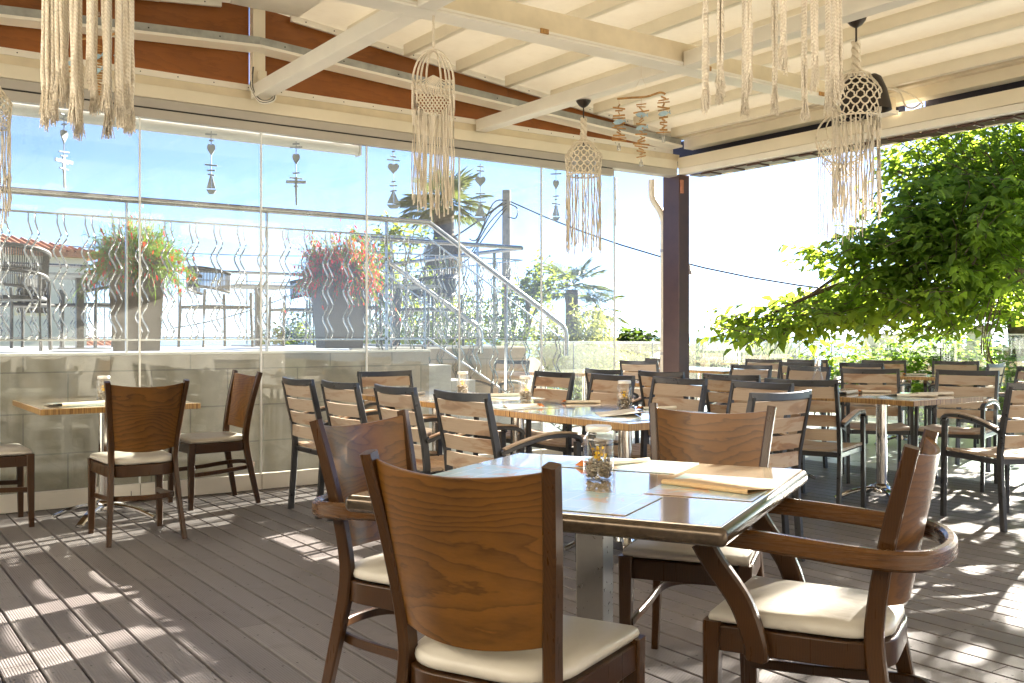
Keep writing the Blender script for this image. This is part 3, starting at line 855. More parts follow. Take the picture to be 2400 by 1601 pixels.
# ================================================================== TABLES
M['dtop'] = top_mat('laminate_worn_oak', (.48,.38,.26), (.66,.55,.40))
def ped_base(r, h, mat, cols=((0, 0),), rad=.038, feet=True):
    for cx, cy in cols:
        m = MB(); m.lathe([(rad, .10), (rad, h)], 18, (cx, cy, 0)); m.lathe([(rad+.02, h-.02), (rad+.02, h)], 16, (cx, cy, 0), capb=True)
        m.build('column', mat, r, smooth=40)
        m = MB(); m.lathe([(.0, .135), (.045, .13), (.06, .11), (.065, .07), (.05, .06)], 16, (cx, cy, 0), capt=True)
        hb = m.build('base_hub', M['chrome'], r, smooth=50)
        for k in range(4):
            a = math.pi/4+k*math.pi/2+.12
            pts = [(cx+math.cos(a)*q, cy+math.sin(a)*q, z) for q, z in ((.03, .095), (.12, .090), (.22, .068), (.31, .030), (.335, .018))]
            m = MB(); m.sweep(cat_rom(pts, 4), rsec(.052, .026, .008), (0, 0, 1)); m.build('foot', M['chrome'], r, smooth=40)
def top_round(r, L, W, h, th, edge, topm, rr=.0, name='tabletop', fold=.012):
    m = MB(); m.bx(-L/2+.0, L/2, -W/2, W/2, h-th, h-.0022, 1); m.bx(-L/2+fold, L/2-fold, -W/2+fold, W/2-fold, h-.004, h, 0)
    return m.build(name, [topm, edge], r, bevel=rr if rr else .004, seg=3, smooth=40)
gT = 'oak-effect tables on steel pedestals'
def table(label, x, y, L, W, rz=0, cols=((0, 0),), h=.775):
    r = thing('pedestal_table', label, 'table', (x, y, 0), R(rz), gT)
    top_round(r, L, W, h, .036, M['edge'], M['top']); ped_base(r, h-.037, M['chrome'], cols); return r
table('small square oak-effect table with cross-foot steel base by the glass at far left', 1.53, 6.79, .94, 1.02)
table('near section of the long oak-effect table in the middle of the deck', 3.67, 4.085, .86, 1.015)
table('middle section of the long oak-effect table, between the two chair rows', 3.67, 5.105, .86, 1.015)
table('far section of the long oak-effect table nearest the glass', 3.67, 6.12, .86, 1.0)
table('near section of the second long table, under the glass cruet', 6.52, 5.40, .80, 1.0)
table('far section of the second long table beside the corner post', 6.52, 6.41, .80, 1.0)
table('oak-effect table on the right with menus and an orange napkin', 6.33, 4.26, .86, 1.06)
table('outdoor terrace table between the orange-slatted and bluish-framed chairs', 9.70, 6.28, .8, 1.0, 20)
table('distant outdoor table just right of the corner post', 9.4, 9.0, .9, 1.6)
table('distant outdoor table seen under the end of the glass wall, left of the corner post', 7.7, 9.3, 1.6, .8, 20)
nt = thing('square_table', 'large foreground table with dark rounded edge on a square steel column', 'table', (1.884, 2.231, 0), R(28.5))
m = MB(); m.bx(-.535, .5565, -.526, .526, .728, .773, 1); o = m.build('tabletop', [M['dtop'], M['dedge']], nt, bevel=.018, seg=5, smooth=50)
m = MB(); m.bx(-.519, .54, -.51, .51, .768, .775); m.build('laminate_surface', M['dtop'], nt, bevel=.003, seg=2)
m = MB(); m.bx(-.043, .043, -.043, .043, .013, .727); m.build('column', M['steel'], nt, bevel=.003)
m = MB(); m.bx(-.25, .25, -.25, .25, 0, .012); m.build('base_plate', M['steel'], nt, bevel=.003)

# ================================================================== THINGS ON THE TABLES
gj = 'glass jars of pebbles and yellow flowers'
def make_jar():
    r = thing('flower_jar', 'x', 'jar')
    m = MB(); m.lathe([(.036, .0), (.044, .004), (.046, .012), (.046, .118), (.044, .128), (.036, .138), (.035, .142), (.037, .143), (.037, .158)], 24, capb=True)
    m.build('jar_glass', M['jar'], r, smooth=50)
    m = MB(); m.lathe([(.0385, .146), (.0395, .148), (.0395, .160), (.037, .164), (.0, .1645)], 24); m.build('lid', M['lid'], r, smooth=50)
    m = MB(); rr = random.Random(3)
    import bmesh
    for i in range(260):
        a = rr.uniform(0, 6.283); q = .037*math.sqrt(rr.random()); z = .008+rr.random()*.055; s = rr.uniform(.0045, .0075)
        c = Vector((q*math.cos(a), q*math.sin(a), z))
        vs = [c+Vector((x*s*rr.uniform(.8, 1.3), y*s*rr.uniform(.8, 1.3), w*s*.8)) for x, y, w in ((1,0,0),(-1,0,0),(0,1,0),(0,-1,0),(0,0,1),(0,0,-1))]
        m.add(vs, [(0,2,4),(2,1,4),(1,3,4),(3,0,4),(2,0,5),(1,2,5),(3,1,5),(0,3,5)])
    t = NT('mixed_pebbles'); g = t.N('ShaderNodeNewGeometry')
    t.base(t.ramp(g.outputs['Random Per Island'], [(0, (.13,.10,.07)), (.5, (.34,.28,.20)), (1, (.66,.58,.45))])); t.set(Roughness=.4)
    m.build('pebbles', t.m, r, smooth=70)
    m = MB()
    for i in range(26):
        a = rr.uniform(0, 6.283); q = rr.uniform(.0, .022); z = rr.uniform(.055, .095)
        c = Vector((q*math.cos(a), q*math.sin(a), z)); d = Vector((rr.uniform(-1, 1), rr.uniform(-1, 1), rr.uniform(-.2, 1))).normalized()*.013
        e = d.cross(Vector((rr.random(), rr.random(), .3))).normalized()*.006
        m.add([c, c+d*.5+e, c+d, c+d*.5-e], [(0,1,2,3)])
    m.build('flowers', M['yellow'], r)
    m = MB()
    for i in range(5):
        a = rr.uniform(0, 6.283)
        m.tube([(.01*math.cos(a), .01*math.sin(a), .05), (.018*math.cos(a), .018*math.sin(a), .085), (.028*math.cos(a), .028*math.sin(a), .112)], .0009, 4)
    m.build('stem', M['drift'], r)
    return r
J0 = make_jar(); J0.location = (1.913, 2.248, .775); tag(J0, 'large foreground jar of pebbles and yellow flowers on the near table', 'jar', gj)
for lab, x, y in (('pebble and flower jar nearest on the long table, just left of the brown chair back', 3.94, 4.39),
                  ('pebble and flower jar in the middle of the long table', 3.84, 5.26),
                  ('pebble and flower jar farthest on the long table, nearest the glass', 3.915, 6.16),
                  ('pebble jar on the small left table, half hidden behind the chair back', 1.55, 6.9)):
    dup(J0, lab, (x, y, .775), random.uniform(0, 6), gj)
# cruet
cr = thing('oil_cruet', 'clear conical glass cruet with a steel cap standing among the slatted chairs', 'cruet', (6.50, 4.95, .775))
m = MB(); m.lathe([(.058, 0), (.06, .01), (.05, .06), (.030, .13), (.022, .17), (.022, .19)], 18, capb=True); m.build('bottle', M['jar'], cr, smooth=50)
m = MB(); m.lathe([(.054, .008), (.050, .05), (.0, .051)], 16, capb=True); m.build('oil', M['fglass'], cr, smooth=50)
m = MB(); m.lathe([(.026, .19), (.027, .215), (.024, .245), (.012, .25), (0, .25)], 16, capb=True); m.build('cap', M['chrome'], cr, smooth=50)

def sheet(name, label, cat, c, L, W, rz, mat, z0=.7765, bend=0, group=None):
    r = None
    m = MB(); n = 8; vs = []
    for i in range(n+1):
        x = -L/2+L*i/n; zz = bend*((2*i/n-1)**4)
        for y in (-W/2, W/2):
            vs += [(x, y, zz), (x, y, zz+.0012)]
    fs = []
    for i in range(n):
        a = i*4; b_ = a+4
        fs += [(a, a+2, b_+2, b_), (a+1, b_+1, b_+3, a+3), (a, b_, b_+1, a+1), (a+2, a+3, b_+3, b_+2)]
    fs += [(0, 1, 3, 2), (n*4, n*4+2, n*4+3, n*4+1)]
    m.add(vs, fs)
    o = m.build(name, mat, None); o.location = (c[0], c[1], z0); o.rotation_euler.z = R(rz)
    return tag(o, label, cat, group)
def mat_map():
    t = NT('printed_place_mat')
    v = t.coord((1,1,1))
    vo = t.N('ShaderNodeTexBrick'); vo.offset = 0
    for k, q in (('Scale', 1.0), ('Mortar Size', .0016), ('Brick Width', .105), ('Row Height', .085)): vo.inputs[k].default_value = q
    vo.inputs['Color1'].default_value = (.50,.66,.62,1); vo.inputs['Color2'].default_value = (.64,.74,.70,1); vo.inputs['Mortar'].default_value = (.82,.84,.80,1)
    t.L(v, vo.inputs['Vector'])
    n = t.noise(v, 9, 4, .6, .5)
    lnd = t.ramp(n, [(.55, (0,0,0)), (.58, (1,1,1))])
    c = t.mix(lnd, vo.outputs['Color'], (.74,.55,.40)); t.base(c); t.set(Roughness=.22, Coat_Weight=.6, Coat_Roughness=.12)
    return t.m
M['map'] = mat_map()
gp = 'printed paper place mats'
def loc(c, a, x, y):
    return (c[0]+x*math.cos(R(a))-y*math.sin(R(a)), c[1]+x*math.sin(R(a))+y*math.cos(R(a)))
NTc = (1.884, 2.231)
sheet('place_mat', 'pale blue-green map place mat under the kraft menu on the near table', 'place mat', loc(NTc, 28.5, .056, -.35), .42, .30, 28.5, M['map'], .7763, 0, gp)
sheet('place_mat', 'pale map place mat on the near table closest to the large foreground chair', 'place mat', loc(NTc, 28.5, -.34, -.06), .30, .42, 28.5, M['map'], .7763, 0, gp)
sheet('place_mat', 'pale map place mat on the near table in front of the lit chair back', 'place mat', loc(NTc, 28.5, .39, .04), .29, .42, 28.5, M['map'], .7763, 0, gp)
sheet('place_mat', 'pale map place mat at the back left of the near table', 'place mat', loc(NTc, 28.5, -.03, .36), .42, .28, 28.5, M['map'], .7763, 0, gp)
def folded(name, label, cat, c, L, W, rz, mat, lift=.03, z0=.778, tip=None, group=None):
    r = thing(name, label, cat, (c[0], c[1], z0), R(rz), group)
    m = MB(); n = 7; vs = []
    for i in range(n+1):
        y = -W/2+W*i/n
        z = lift*(1-(i/n))**1.3
        for x in (-L/2, L/2): vs += [(x, y, z+.0), (x, y, z+.0012)]
    fs = []
    for i in range(n):
        a = i*4; q = a+4
        fs += [(a, a+2, q+2, q), (a+1, q+1, q+3, a+3), (a, q, q+1, a+1), (a+2, a+3, q+3, q+2)]
    fs += [(0, 1, 3, 2), (n*4, n*4+2, n*4+3, n*4+1)]
    m.add(vs, fs)
    # rolled fold
    k = 7; vs = []
    for i in range(k+1):
        a = -math.pi/2-math.pi*i/k*.9
        for x in (-L/2, L/2): vs.append((x, -W/2+math.cos(a)*lift*.55, lift*.5+.0-math.sin(a)*lift*.5))
    m.add(vs, [(2*i, 2*i+1, 2*i+3, 2*i+2) for i in range(k)])
    vs = [(-L/2, -W/2, .0005), (L/2, -W/2, .0005), (L/2, W/2, .0005), (-L/2, W/2, .0005)]
    m.add(vs, [(0,1,2,3)])
    m.build('sheet', mat, r, smooth=50)
    if tip:
        m = MB(); m.add([(-L/2-.03, -W*.35, .004), (-L/2+.004, -W/2, .012+lift*.3), (-L/2+.012, W*.3, .004), (-L/2-.025, W*.2, .002), (-L/2-.01, -.0, .02)], [(0,1,4),(1,2,4),(2,3,4),(3,0,4)]); m.build('napkin', M['orange'], r)
    return r
folded('kraft_menu', 'folded kraft paper menu lying on the map place mat of the near table', 'menu', (2.10, 1.94), .28, .15, -79, M['kraft'], .013)
gn = 'paper cutlery sleeves with orange napkins'
folded('cutlery_sleeve', 'paper cutlery sleeve with orange napkin behind the foreground jar', 'cutlery sleeve', (2.19, 2.50), .25, .09, 0, M['paper'], .014, tip=1, group=gn)
for lab, x, y, rz in (('paper cutlery sleeve with orange napkin at the near right of the long table', 4.02, 4.20, -15),
                      ('paper cutlery sleeve with orange napkin on the right side of the long table, centre', 4.0, 4.86, -30),
                      ('paper cutlery sleeve with orange napkin, left of the middle jar on the long table', 3.45, 4.75, 165),
                      ('paper cutlery sleeve with orange napkin at the far end of the long table', 3.55, 6.25, 40),
                      ('paper cutlery sleeve with rust-orange napkin standing up on the right table', 6.52, 4.45, -35),
                      ('paper cutlery sleeve with orange napkin on the outdoor terrace table', 9.75, 6.15, -40)):
    folded('cutlery_sleeve', lab, 'cutlery sleeve', (x, y), .22, .08, rz, M['paper'], .016, tip=1, group=gn)
gmn = 'folded paper menus on the tables'
for lab, x, y, rz in (('folded paper menu curling up at the near corner of the long table', 3.55, 4.02, 55),
                      ('folded paper menu left on the right table, in front', 6.35, 4.05, -30),
                      ('folded paper menu at the left of the right table beside the armchair', 6.2, 4.55, 20),
                      ('folded paper menu on the small left table, lifting at its edge', 1.30, 6.55, 20),
                      ('folded paper menu on the right side of the long table near the far jar', 4.0, 5.75, -15),
                      ('folded paper menu at the far right of the right table', 6.6, 4.08, -20)):
    folded('paper_menu', lab, 'menu', (x, y), .30, .21, rz, M['paper'], .022, group=gmn)
for lab, x, y in (('white place mat at the near left of the long table', 3.42, 3.88), ('white place mat at the near right of the long table under a sleeve', 3.93, 3.98),
                  ('white place mat on the left of the long table, centre', 3.42, 4.85), ('white place mat on the right of the long table, centre', 3.93, 5.55),
                  ('white place mat at the front of the right table', 6.1, 4.0), ('place mat on the small left table under the menu', 1.32, 6.60)):
    sheet('place_mat', lab, 'place mat', (x, y), .28, .40, 0, M['map'], .7763, 0, gp)
# white rounded chair shell beyond the glass end
wc = thing('white_shell_chair', 'white plastic chair with a rounded back beyond the end of the glass wall', 'chair', (7.55, 10.4, 0), R(200))
m = MB(); P = [(0.24*math.cos(a), .56+.36*math.sin(a)) for a in np.linspace(0, math.pi, 15)]+[(-.24, .46), (.24, .46)]
m.prism(P, .02, Matrix(((0,0,1,-.2),(1,0,0,0),(0,1,0,0),(0,0,0,1)))); m.build('backrest', M['whitep'], wc, bevel=.006)
m = MB(); m.bx(-.2, .22, -.23, .23, .44, .465); m.build('seat', M['whitep'], wc, bevel=.01)
for x, y in ((-.18, -.2), (-.18, .2), (.2, -.2), (.2, .2)):
    m = MB(); m.tube([(x*1.15, y*1.1, 0), (x, y, .445)], .014, 8); m.build('leg', M['whitep'], wc)

# ================================================================== ROPE CHAIRS AND TABLES ON THE RAISED TERRACE
def make_rope_chair():
    r = thing('rope_chair', 'x', 'chair')
    hoop = lambda z, s=1.0: [(-.05-.24*math.cos(a)*s if True else 0, .30*math.sin(a)*s, z+.06*math.cos(a)) for a in np.linspace(-1.75, 1.75, 17)]
    top = hoop(.80); low = hoop(.60, .96)
    for nm, h, rr in (('back_rim', top, .020), ('lower_rim', low, .016)):
        m = MB(); m.tube(h, rr, 7); m.build(nm, M['ropeb'], r, smooth=50)
    m = MB()
    n = 60
    def interp(h, t):
        q = t*(len(h)-1); i = min(int(q), len(h)-2); return Vector(h[i]).lerp(Vector(h[i+1]), q-i)
    for i in range(n+1):
        m.tube([interp(top, i/n), interp(low, i/n)], .0055, 4)
    m.build('rope_back', M['ropeb'], r)
    m = MB(); m.bx(-.26, .24, -.26, .26, .42, .455); m.build('seat', M['ropeb'], r, bevel=.012)
    for x, y in ((-.27, -.25), (-.27, .25), (.24, -.27), (.24, .27)):
        m = MB(); zt = .60 if x > 0 else .62
        m.tube([(x*1.05, y*1.05, 0), (x, y, .44), (x*.98, y*1.02, zt)], .016, 7); m.build('leg', M['alu'], r)
    return r
K0 = make_rope_chair()
gk = 'black rope-backed chairs on the raised terrace'
K0.scale = (1.12, 1.12, 1.05); K0.location = (1.34, 9.5, TZ); K0.rotation_euler.z = R(75); tag(K0, 'large black rope-backed chair behind the railing at the far left', 'chair', gk)
for lab, x, y, f in (('black rope chair low behind the large one at far left', 1.75, 11.6, -60), ('grey rope chair left of the first planter', 2.5, 11.2, 200),
                     ('black rope chair right of the first tall planter', 3.75, 11.2, 10), ('black rope chair turned left between the two planters', 5.0, 11.8, 175),
                     ('black rope chair just left of the second planter', 5.9, 12.6, 190), ('black rope chair behind the stair railing, left', 5.15, 10.5, 60),
                     ('black rope chair behind the stair railing, right, facing left', 6.3, 10.7, 190)):
    dup(K0, lab, (x, y, TZ), R(f), gk)
gq = 'dark metal tables on the raised terrace'
def mtable(lab, x, y):
    r = thing('metal_table', lab, 'table', (x, y, TZ), 0, gq)
    m = MB(); m.bx(-.4, .4, -.4, .4, .715, .74); m.build('tabletop', M['greyw'], r, bevel=.004)
    m = MB(); m.bx(-.035, .035, -.035, .035, .012, .714); m.build('column', M['alu'], r)
    m = MB(); m.bx(-.25, .25, -.25, .25, 0, .011); m.build('base_plate', M['alu'], r)
mtable('dark metal table left of the first planter on the raised terrace', 2.15, 10.6)
mtable('dark metal table between the two planters on the raised terrace', 4.4, 11.6)
mtable('dark metal table behind the stair railing on the raised terrace', 5.75, 10.55)

# ================================================================== HANGING DECORATIONS
def rope_line(m, p0, p1, r, wob=.004, n=7, seed=0, k=5):
    q = random.Random(seed); P = []
    for i in range(n+1):
        t = i/n; p = Vector(p0).lerp(Vector(p1), t)
        e = 0 if i in (0,) else wob
        P.append(p+Vector((q.uniform(-e, e), q.uniform(-e, e), 0)))
    m.tube(P, r, k)
def lamp(name, label, loc, ztop_, scale=1.0, bell=False, seed=1):
    """macrame covered pendant: rose, chain, bound rope neck, netted shade, fringe; z down from the rose"""
    r = thing(name, label, 'pendant lamp', loc, random.Random(seed).uniform(0, 3)); s = scale
    m = MB(); m.lathe([(.0, 0), (.058*s, -.003), (.055*s, -.014*s), (.035*s, -.040*s), (.012*s, -.055*s), (.0, -.058*s)], 18); m.build('ceiling_rose', M['bronze'], r, smooth=50)
    m = MB(); m.tube([(0, 0, -.05*s), (0, 0, -.36*s)], .006*s, 6); m.build('chain', M['bronze'], r)
    m = MB()
    for ph in (0, 2.1, 4.2):
        m.tube([(.016*s*math.cos(ph+t*9), .016*s*math.sin(ph+t*9), (-.14-.19*t)*s) for t in np.linspace(0, 1, 26)], .013*s, 6)
    m.build('bound_rope', M['rope'], r, smooth=60)
    prof = lambda t: (.075+.068*min(1, t*2.6))*s if t < .4 else (.143-.012*(t-.4)/.6)*s
    m = MB(); n = 16
    for i in range(n):
        for d in (1, -1):
            P = []
            for t in np.linspace(0, 1, 22):
                a = 6.283*i/n+d*t*1.7+.05*math.sin(t*40)*d
                rr = prof(t)+.002*math.sin(t*50+i)
                P.append((rr*math.cos(a), rr*math.sin(a), (-.335-.25*t)*s))
            m.tube(P, .0048*s, 4)
    m.tube([(.076*s*math.cos(a), .076*s*math.sin(a), -.335*s) for a in np.linspace(0, 6.283, 21)[:-1]], .007*s, 5, closed=True)
    m.tube([(.131*s*math.cos(a), .131*s*math.sin(a), -.585*s) for a in np.linspace(0, 6.283, 25)[:-1]], .006*s, 5, closed=True)
    for i in range(8):
        a = 6.283*i/8; m.tube([(.01*s*math.cos(a), .01*s*math.sin(a), -.30*s), (.076*s*math.cos(a), .076*s*math.sin(a), -.337*s)], .006*s, 4)
    m.build('macrame_net', M['rope'], r, smooth=60)
    m = MB(); m.lathe([(.045*s, -.35*s), (.085*s, -.40*s), (.098*s, -.47*s), (.085*s, -.55*s), (.05*s, -.57*s)], 16)
    m.build('glass_shade', M['bronze'] if bell else M['fglass'], r, smooth=60)
    m = MB(); q = random.Random(seed)
    for i in range(30):
        a = 6.283*i/30+q.uniform(-.06, .06); rr = .131*s; L = q.uniform(1.08, 1.20)*s
        rope_line(m, (rr*math.cos(a), rr*math.sin(a), -.585*s), (rr*1.0*math.cos(a+q.uniform(-.1, .1)), rr*math.sin(a), -L), .0050*s, .006*s, 8, seed*99+i)
    m.build('fringe', M['rope'], r, smooth=60)
    if bell:
        m = MB(); m.lathe([(.02, .12), (.05, .10), (.085, .02), (.115, -.10), (.118, -.13), (.105, -.11), (.07, .02), (.02, .10)], 20)
        o = m.build('bell_shade', M['bronze'], r, smooth=50); o.location = (RGT.x*.12, RGT.y*.12, -.43*s); o.rotation_euler = (0, 0, 0)
    return r
p = at(1368, 234, 7.64); lamp('macrame_lamp', 'smaller macrame pendant lamp hung from the tie beam in the middle of the picture', (4.876, 5.91, 3.046), 0, 1.0, seed=2)
p = at(2006, 40, 6.7); L4 = lamp('macrame_lamp', 'large macrame pendant lamp on the right with a dark bell shade and long fringe', (5.80, 4.10, 3.385), 0, 1.17, True, seed=5)
L4.rotation_euler.z = 0
p = at(-33, 100, 5.9); lamp('macrame_lamp', 'macrame pendant at the left edge of the picture, mostly cut off', (p.x, p.y, 3.045), 0, .98, seed=8)

def dreamcatcher(label, loc, face, hoop_r, W, drop, hang, ring=True, seed=3, n=34, net_z=0.0):
    """flat wall-hanging: rope loops / hoop, knotted half-moon net, long fringe. face = heading of its plane normal (deg)"""
    r = thing('macrame_hanging', label, 'macrame hanging', loc, R(face+90)); q = random.Random(seed)
    # local: x across, z up, y = thickness; hoop centre at the origin
    m = MB(); m.tube([(0, 0, hoop_r), (0, 0, hoop_r+hang)], .007, 6)
    m.build('hanging_rope', M['rope'], r)
    m = MB()
    if ring:
        m.tube([(hoop_r*math.cos(a), 0, hoop_r*math.sin(a)) for a in np.linspace(0, 6.283, 41)[:-1]], .009, 6, closed=True)
        m.tube([(.0+hoop_r*.62*math.cos(a), .006, hoop_r*.36+hoop_r*.62*math.sin(a)) for a in np.linspace(0, 6.283, 31)[:-1]], .006, 5, closed=True)
    else:
        for k, w in enumerate((1.0, .80, .62, .36)):
            for a0 in (1,):
                P = [(W*w*math.cos(a), .008*(k-1.5), -.02+ (hoop_r*1.02)*math.sin(a)) for a in np.linspace(0, math.pi, 21)]
                P = [(W*w, .008*(k-1.5), -.16*w)]+P+[(-W*w, .008*(k-1.5), -.16*w)]
                m.tube(P, .0065, 5)
    m.build('hoop', M['rope'], r, smooth=60)
    m = MB()
    zc = net_z
    for k in range(-9, 10):
        for d in (1, -1):
            P = []
            for t in np.linspace(-1, 1, 29):
                x = (k/9)*W*1.6+d*t*W*.8; z = zc-.13*W/.12+t*.14*W/.12
                inside = (x/W)**2+((z-zc)/(W*1.75))**2 < 1.0 and z < zc+.02 and ((x/(W*.55))**2+((z-zc-.0)/(W*.6))**2 > 1)
                if inside: P.append((x, .003*d+.002*math.sin(t*60), z))
                else:
                    if len(P) > 2: m.tube(P, .0042, 4)
                    P = []
            if len(P) > 2: m.tube(P, .0042, 4)
    for i in range(15):
        a = math.pi+math.pi*i/14
        m.tube([(0, 0, zc+W*.25), (W*.56*math.cos(a), .004, zc+W*.6*math.sin(a))], .0032, 4)
    m.build('knotted_net', M['rope'], r, smooth=60)
    m = MB()
    for i in range(n):
        x = -W+2*W*i/(n-1); z0 = zc-W*1.72*math.sqrt(max(0, 1-(x/W)**2))
        if ring: z0 = -hoop_r*math.sqrt(max(0, 1-(x/hoop_r)**2))
        L = drop*(1-.10*abs(x/W))*q.uniform(.93, 1.03)
        rope_line(m, (x, q.uniform(-.01, .01), z0), (x+q.uniform(-.012, .012), q.uniform(-.015, .015), -L), q.uniform(.0034, .0050), .004, 8, seed*77+i, 4)
    m.build('fringe', M['rope'], r, smooth=60)
    return r
c = at(1019, 200, 5.6)
dreamcatcher('cream macrame hanging with nested rope arches and a long straight fringe, centre left', (c.x, 4.84, c.z+.03), 205+30, .19, .118, .80, 3.046-(c.z+.03)-.19, ring=False, seed=4, n=40)
c = at(1975, 325, 8.55)
dreamcatcher('thin hoop dreamcatcher with long fringe behind the large lamp at right', (c.x, c.y, c.z), 225, .225, .205, .92, .12, ring=True, seed=6, n=26, net_z=-.02)

def fringe_ring(label, loc, rad, bundles, zb, cords, cr_, ztop, seed, flare=.02, ell=1.0):
    r = thing('macrame_fringe', label, 'macrame hanging', loc); q = random.Random(seed)
    for i in range(bundles):
        a = 6.283*(i+.3)/bundles; m = MB(); L = zb[i % len(zb)]
        bx, by = rad*math.cos(a), rad*ell*math.sin(a)
        for k in range(cords):
            o = 6.283*k/cords+i*1.3; d = cr_*1.12 if cords > 1 else 0
            ex, ey = d*math.cos(o), d*math.sin(o); Lk = L+q.uniform(-.02, .02)
            P = [(bx+ex*.8, by+ey*.8, ztop), (bx+ex+q.uniform(-.003, .003), by+ey, Lk+.45*(ztop-Lk)), (bx+ex+q.uniform(-.004, .004), by+ey, Lk+.2*(ztop-Lk)), (bx+ex, by+ey, Lk+.05)]
            m.tube(cat_rom(P, 4), cr_, 7)
            for w in range(22):
                oo = q.uniform(0, 6.283); f = q.uniform(.2, 1.0)*flare; s_ = q.uniform(0, cr_*.8)
                x0, y0 = bx+ex+s_*math.cos(oo), by+ey+s_*math.sin(oo)
                m.tube([(x0, y0, Lk+.055), (x0+f*.4*math.cos(oo), y0+f*.4*math.sin(oo), Lk+.025), (x0+f*math.cos(oo), y0+f*math.sin(oo), Lk-q.uniform(-.008, .016))], .0011, 3)
        m.build('cord_bundle', M['rope'], r, smooth=60)
    m = MB(); m.tube([(rad*math.cos(a), rad*ell*math.sin(a), ztop) for a in np.linspace(0, 6.283, 41)[:-1]], .012, 6, closed=True); m.build('hoop', M['rope'], r, smooth=60)
    m = MB()
    for i in range(4):
        a = 6.283*i/4+.4; m.tube([(rad*math.cos(a), rad*ell*math.sin(a), ztop), (0, 0, min(3.4, roofz(loc[0])-.1)-loc[2] if False else ztop+.5)], .007, 5)
    m.tube([(0, 0, ztop+.5), (0, 0, roofz(loc[0])-.02)], .007, 5)
    m.build('hanging_rope', M['rope'], r, smooth=60)
    return r
c = at(207, 300, 2.45); fringe_ring('thick white rope fringe hanging close to the camera at upper left', (c.x, c.y, 0), .098, 17, [1.75, 1.78, 1.755, 1.80, 1.74, 1.82, 1.77], 4, .0047, 2.35, 3, .010)
c = at(1806, 230, 2.75); fringe_ring('ring of knotted rope tassels hanging from the top right', (c.x, c.y, 0), .185, 13, [1.86, 1.89, 1.87, 1.91, 1.88], 4, .0046, 2.45, 9, .009)

# driftwood mobiles
def fish_poly(s):
    return [(x*s, y*s) for x, y in ((-.5,0),(-.3,.16),(0,.22),(.25,.14),(.38,.03),(.56,.18),(.52,0),(.56,-.18),(.38,-.03),(.25,-.14),(0,-.22),(-.3,-.16))]
def mobile(label, loc, face, seed, hang=.14):
    r = thing('driftwood_mobile', label, 'mobile', loc, R(face+90)); q = random.Random(seed); r.scale = (.62, .62, .62)
    m = MB(); m.tube([(0, 0, 0), (0, 0, -hang)], .0022, 4); m.tube([(0, 0, -hang), (-.10, 0, -hang-.24)], .0018, 4); m.tube([(0, 0, -hang), (.10, 0, -hang-.23)], .0018, 4)
    m.build('string', M['rope'], r)
    z0 = -hang-.24
    m = MB(); m.tube(cat_rom([(-.26, 0, z0-.01), (-.1, 0, z0), (.06, 0, z0+.008), (.20, 0, z0+.05), (.26, 0, z0+.03)], 4), .012, 6, ); m.build('branch', M['drift'], r, smooth=60)
    for k, (x, n, dz) in enumerate(((-.24, 15, .05), (.0, 22, .04), (.24, 15, -.03))):
        m = MB(); z = z0-dz
        m.tube([(x, 0, z0), (x, 0, z-.027*n-.03)], .0018, 4)
        for i in range(n):
            zz = z-.035-.027*i
            w = q.uniform(.04, .085)*(1.2 if k == 1 else 1); a = q.uniform(0, 3.14); tl = q.uniform(-.15, .15)
            m.tube([(x-w*math.cos(a), -w*math.sin(a)*.8, zz-tl*.05), (x+w*math.cos(a), w*math.sin(a)*.8, zz+tl*.05)], q.uniform(.006, .011), 5)
        sgo = m.build('stick_string', M['drift'], r)
        for i, fz in enumerate((.16, .30) if k == 1 else (.22,)):
            m = MB(); a = q.uniform(-.4, .4)
            m.prism(fish_poly(.13), .012, Matrix.Translation((x, -.05, z-fz)) @ Matrix.Rotation(R(90), 4, 'X') @ Matrix.Rotation(a, 4, 'Z')); m.build('wooden_fish', M['bluew'], r)
        m = MB(); zb = z-.027*n-.04
        m.lathe([(.0, -.075), (.018, -.075), (.020, -.07), (.020, -.03), (.010, -.015), (.011, 0), (0, 0)], 10, (x, 0, zb)); m.build('glass_vial', M['fglass'], r, smooth=50)
    return r
c = at(1510, 150, 6.55); mobile('driftwood mobile with blue fish and glass vials under the main beam, centre right', (c.x, 4.86, 3.046), 230, 3)
c = at(232, 20, 6.0); mobile('driftwood mobile with blue fish half hidden behind the white rope fringe', (c.x, c.y, c.z-.02), 230, 12, .02)

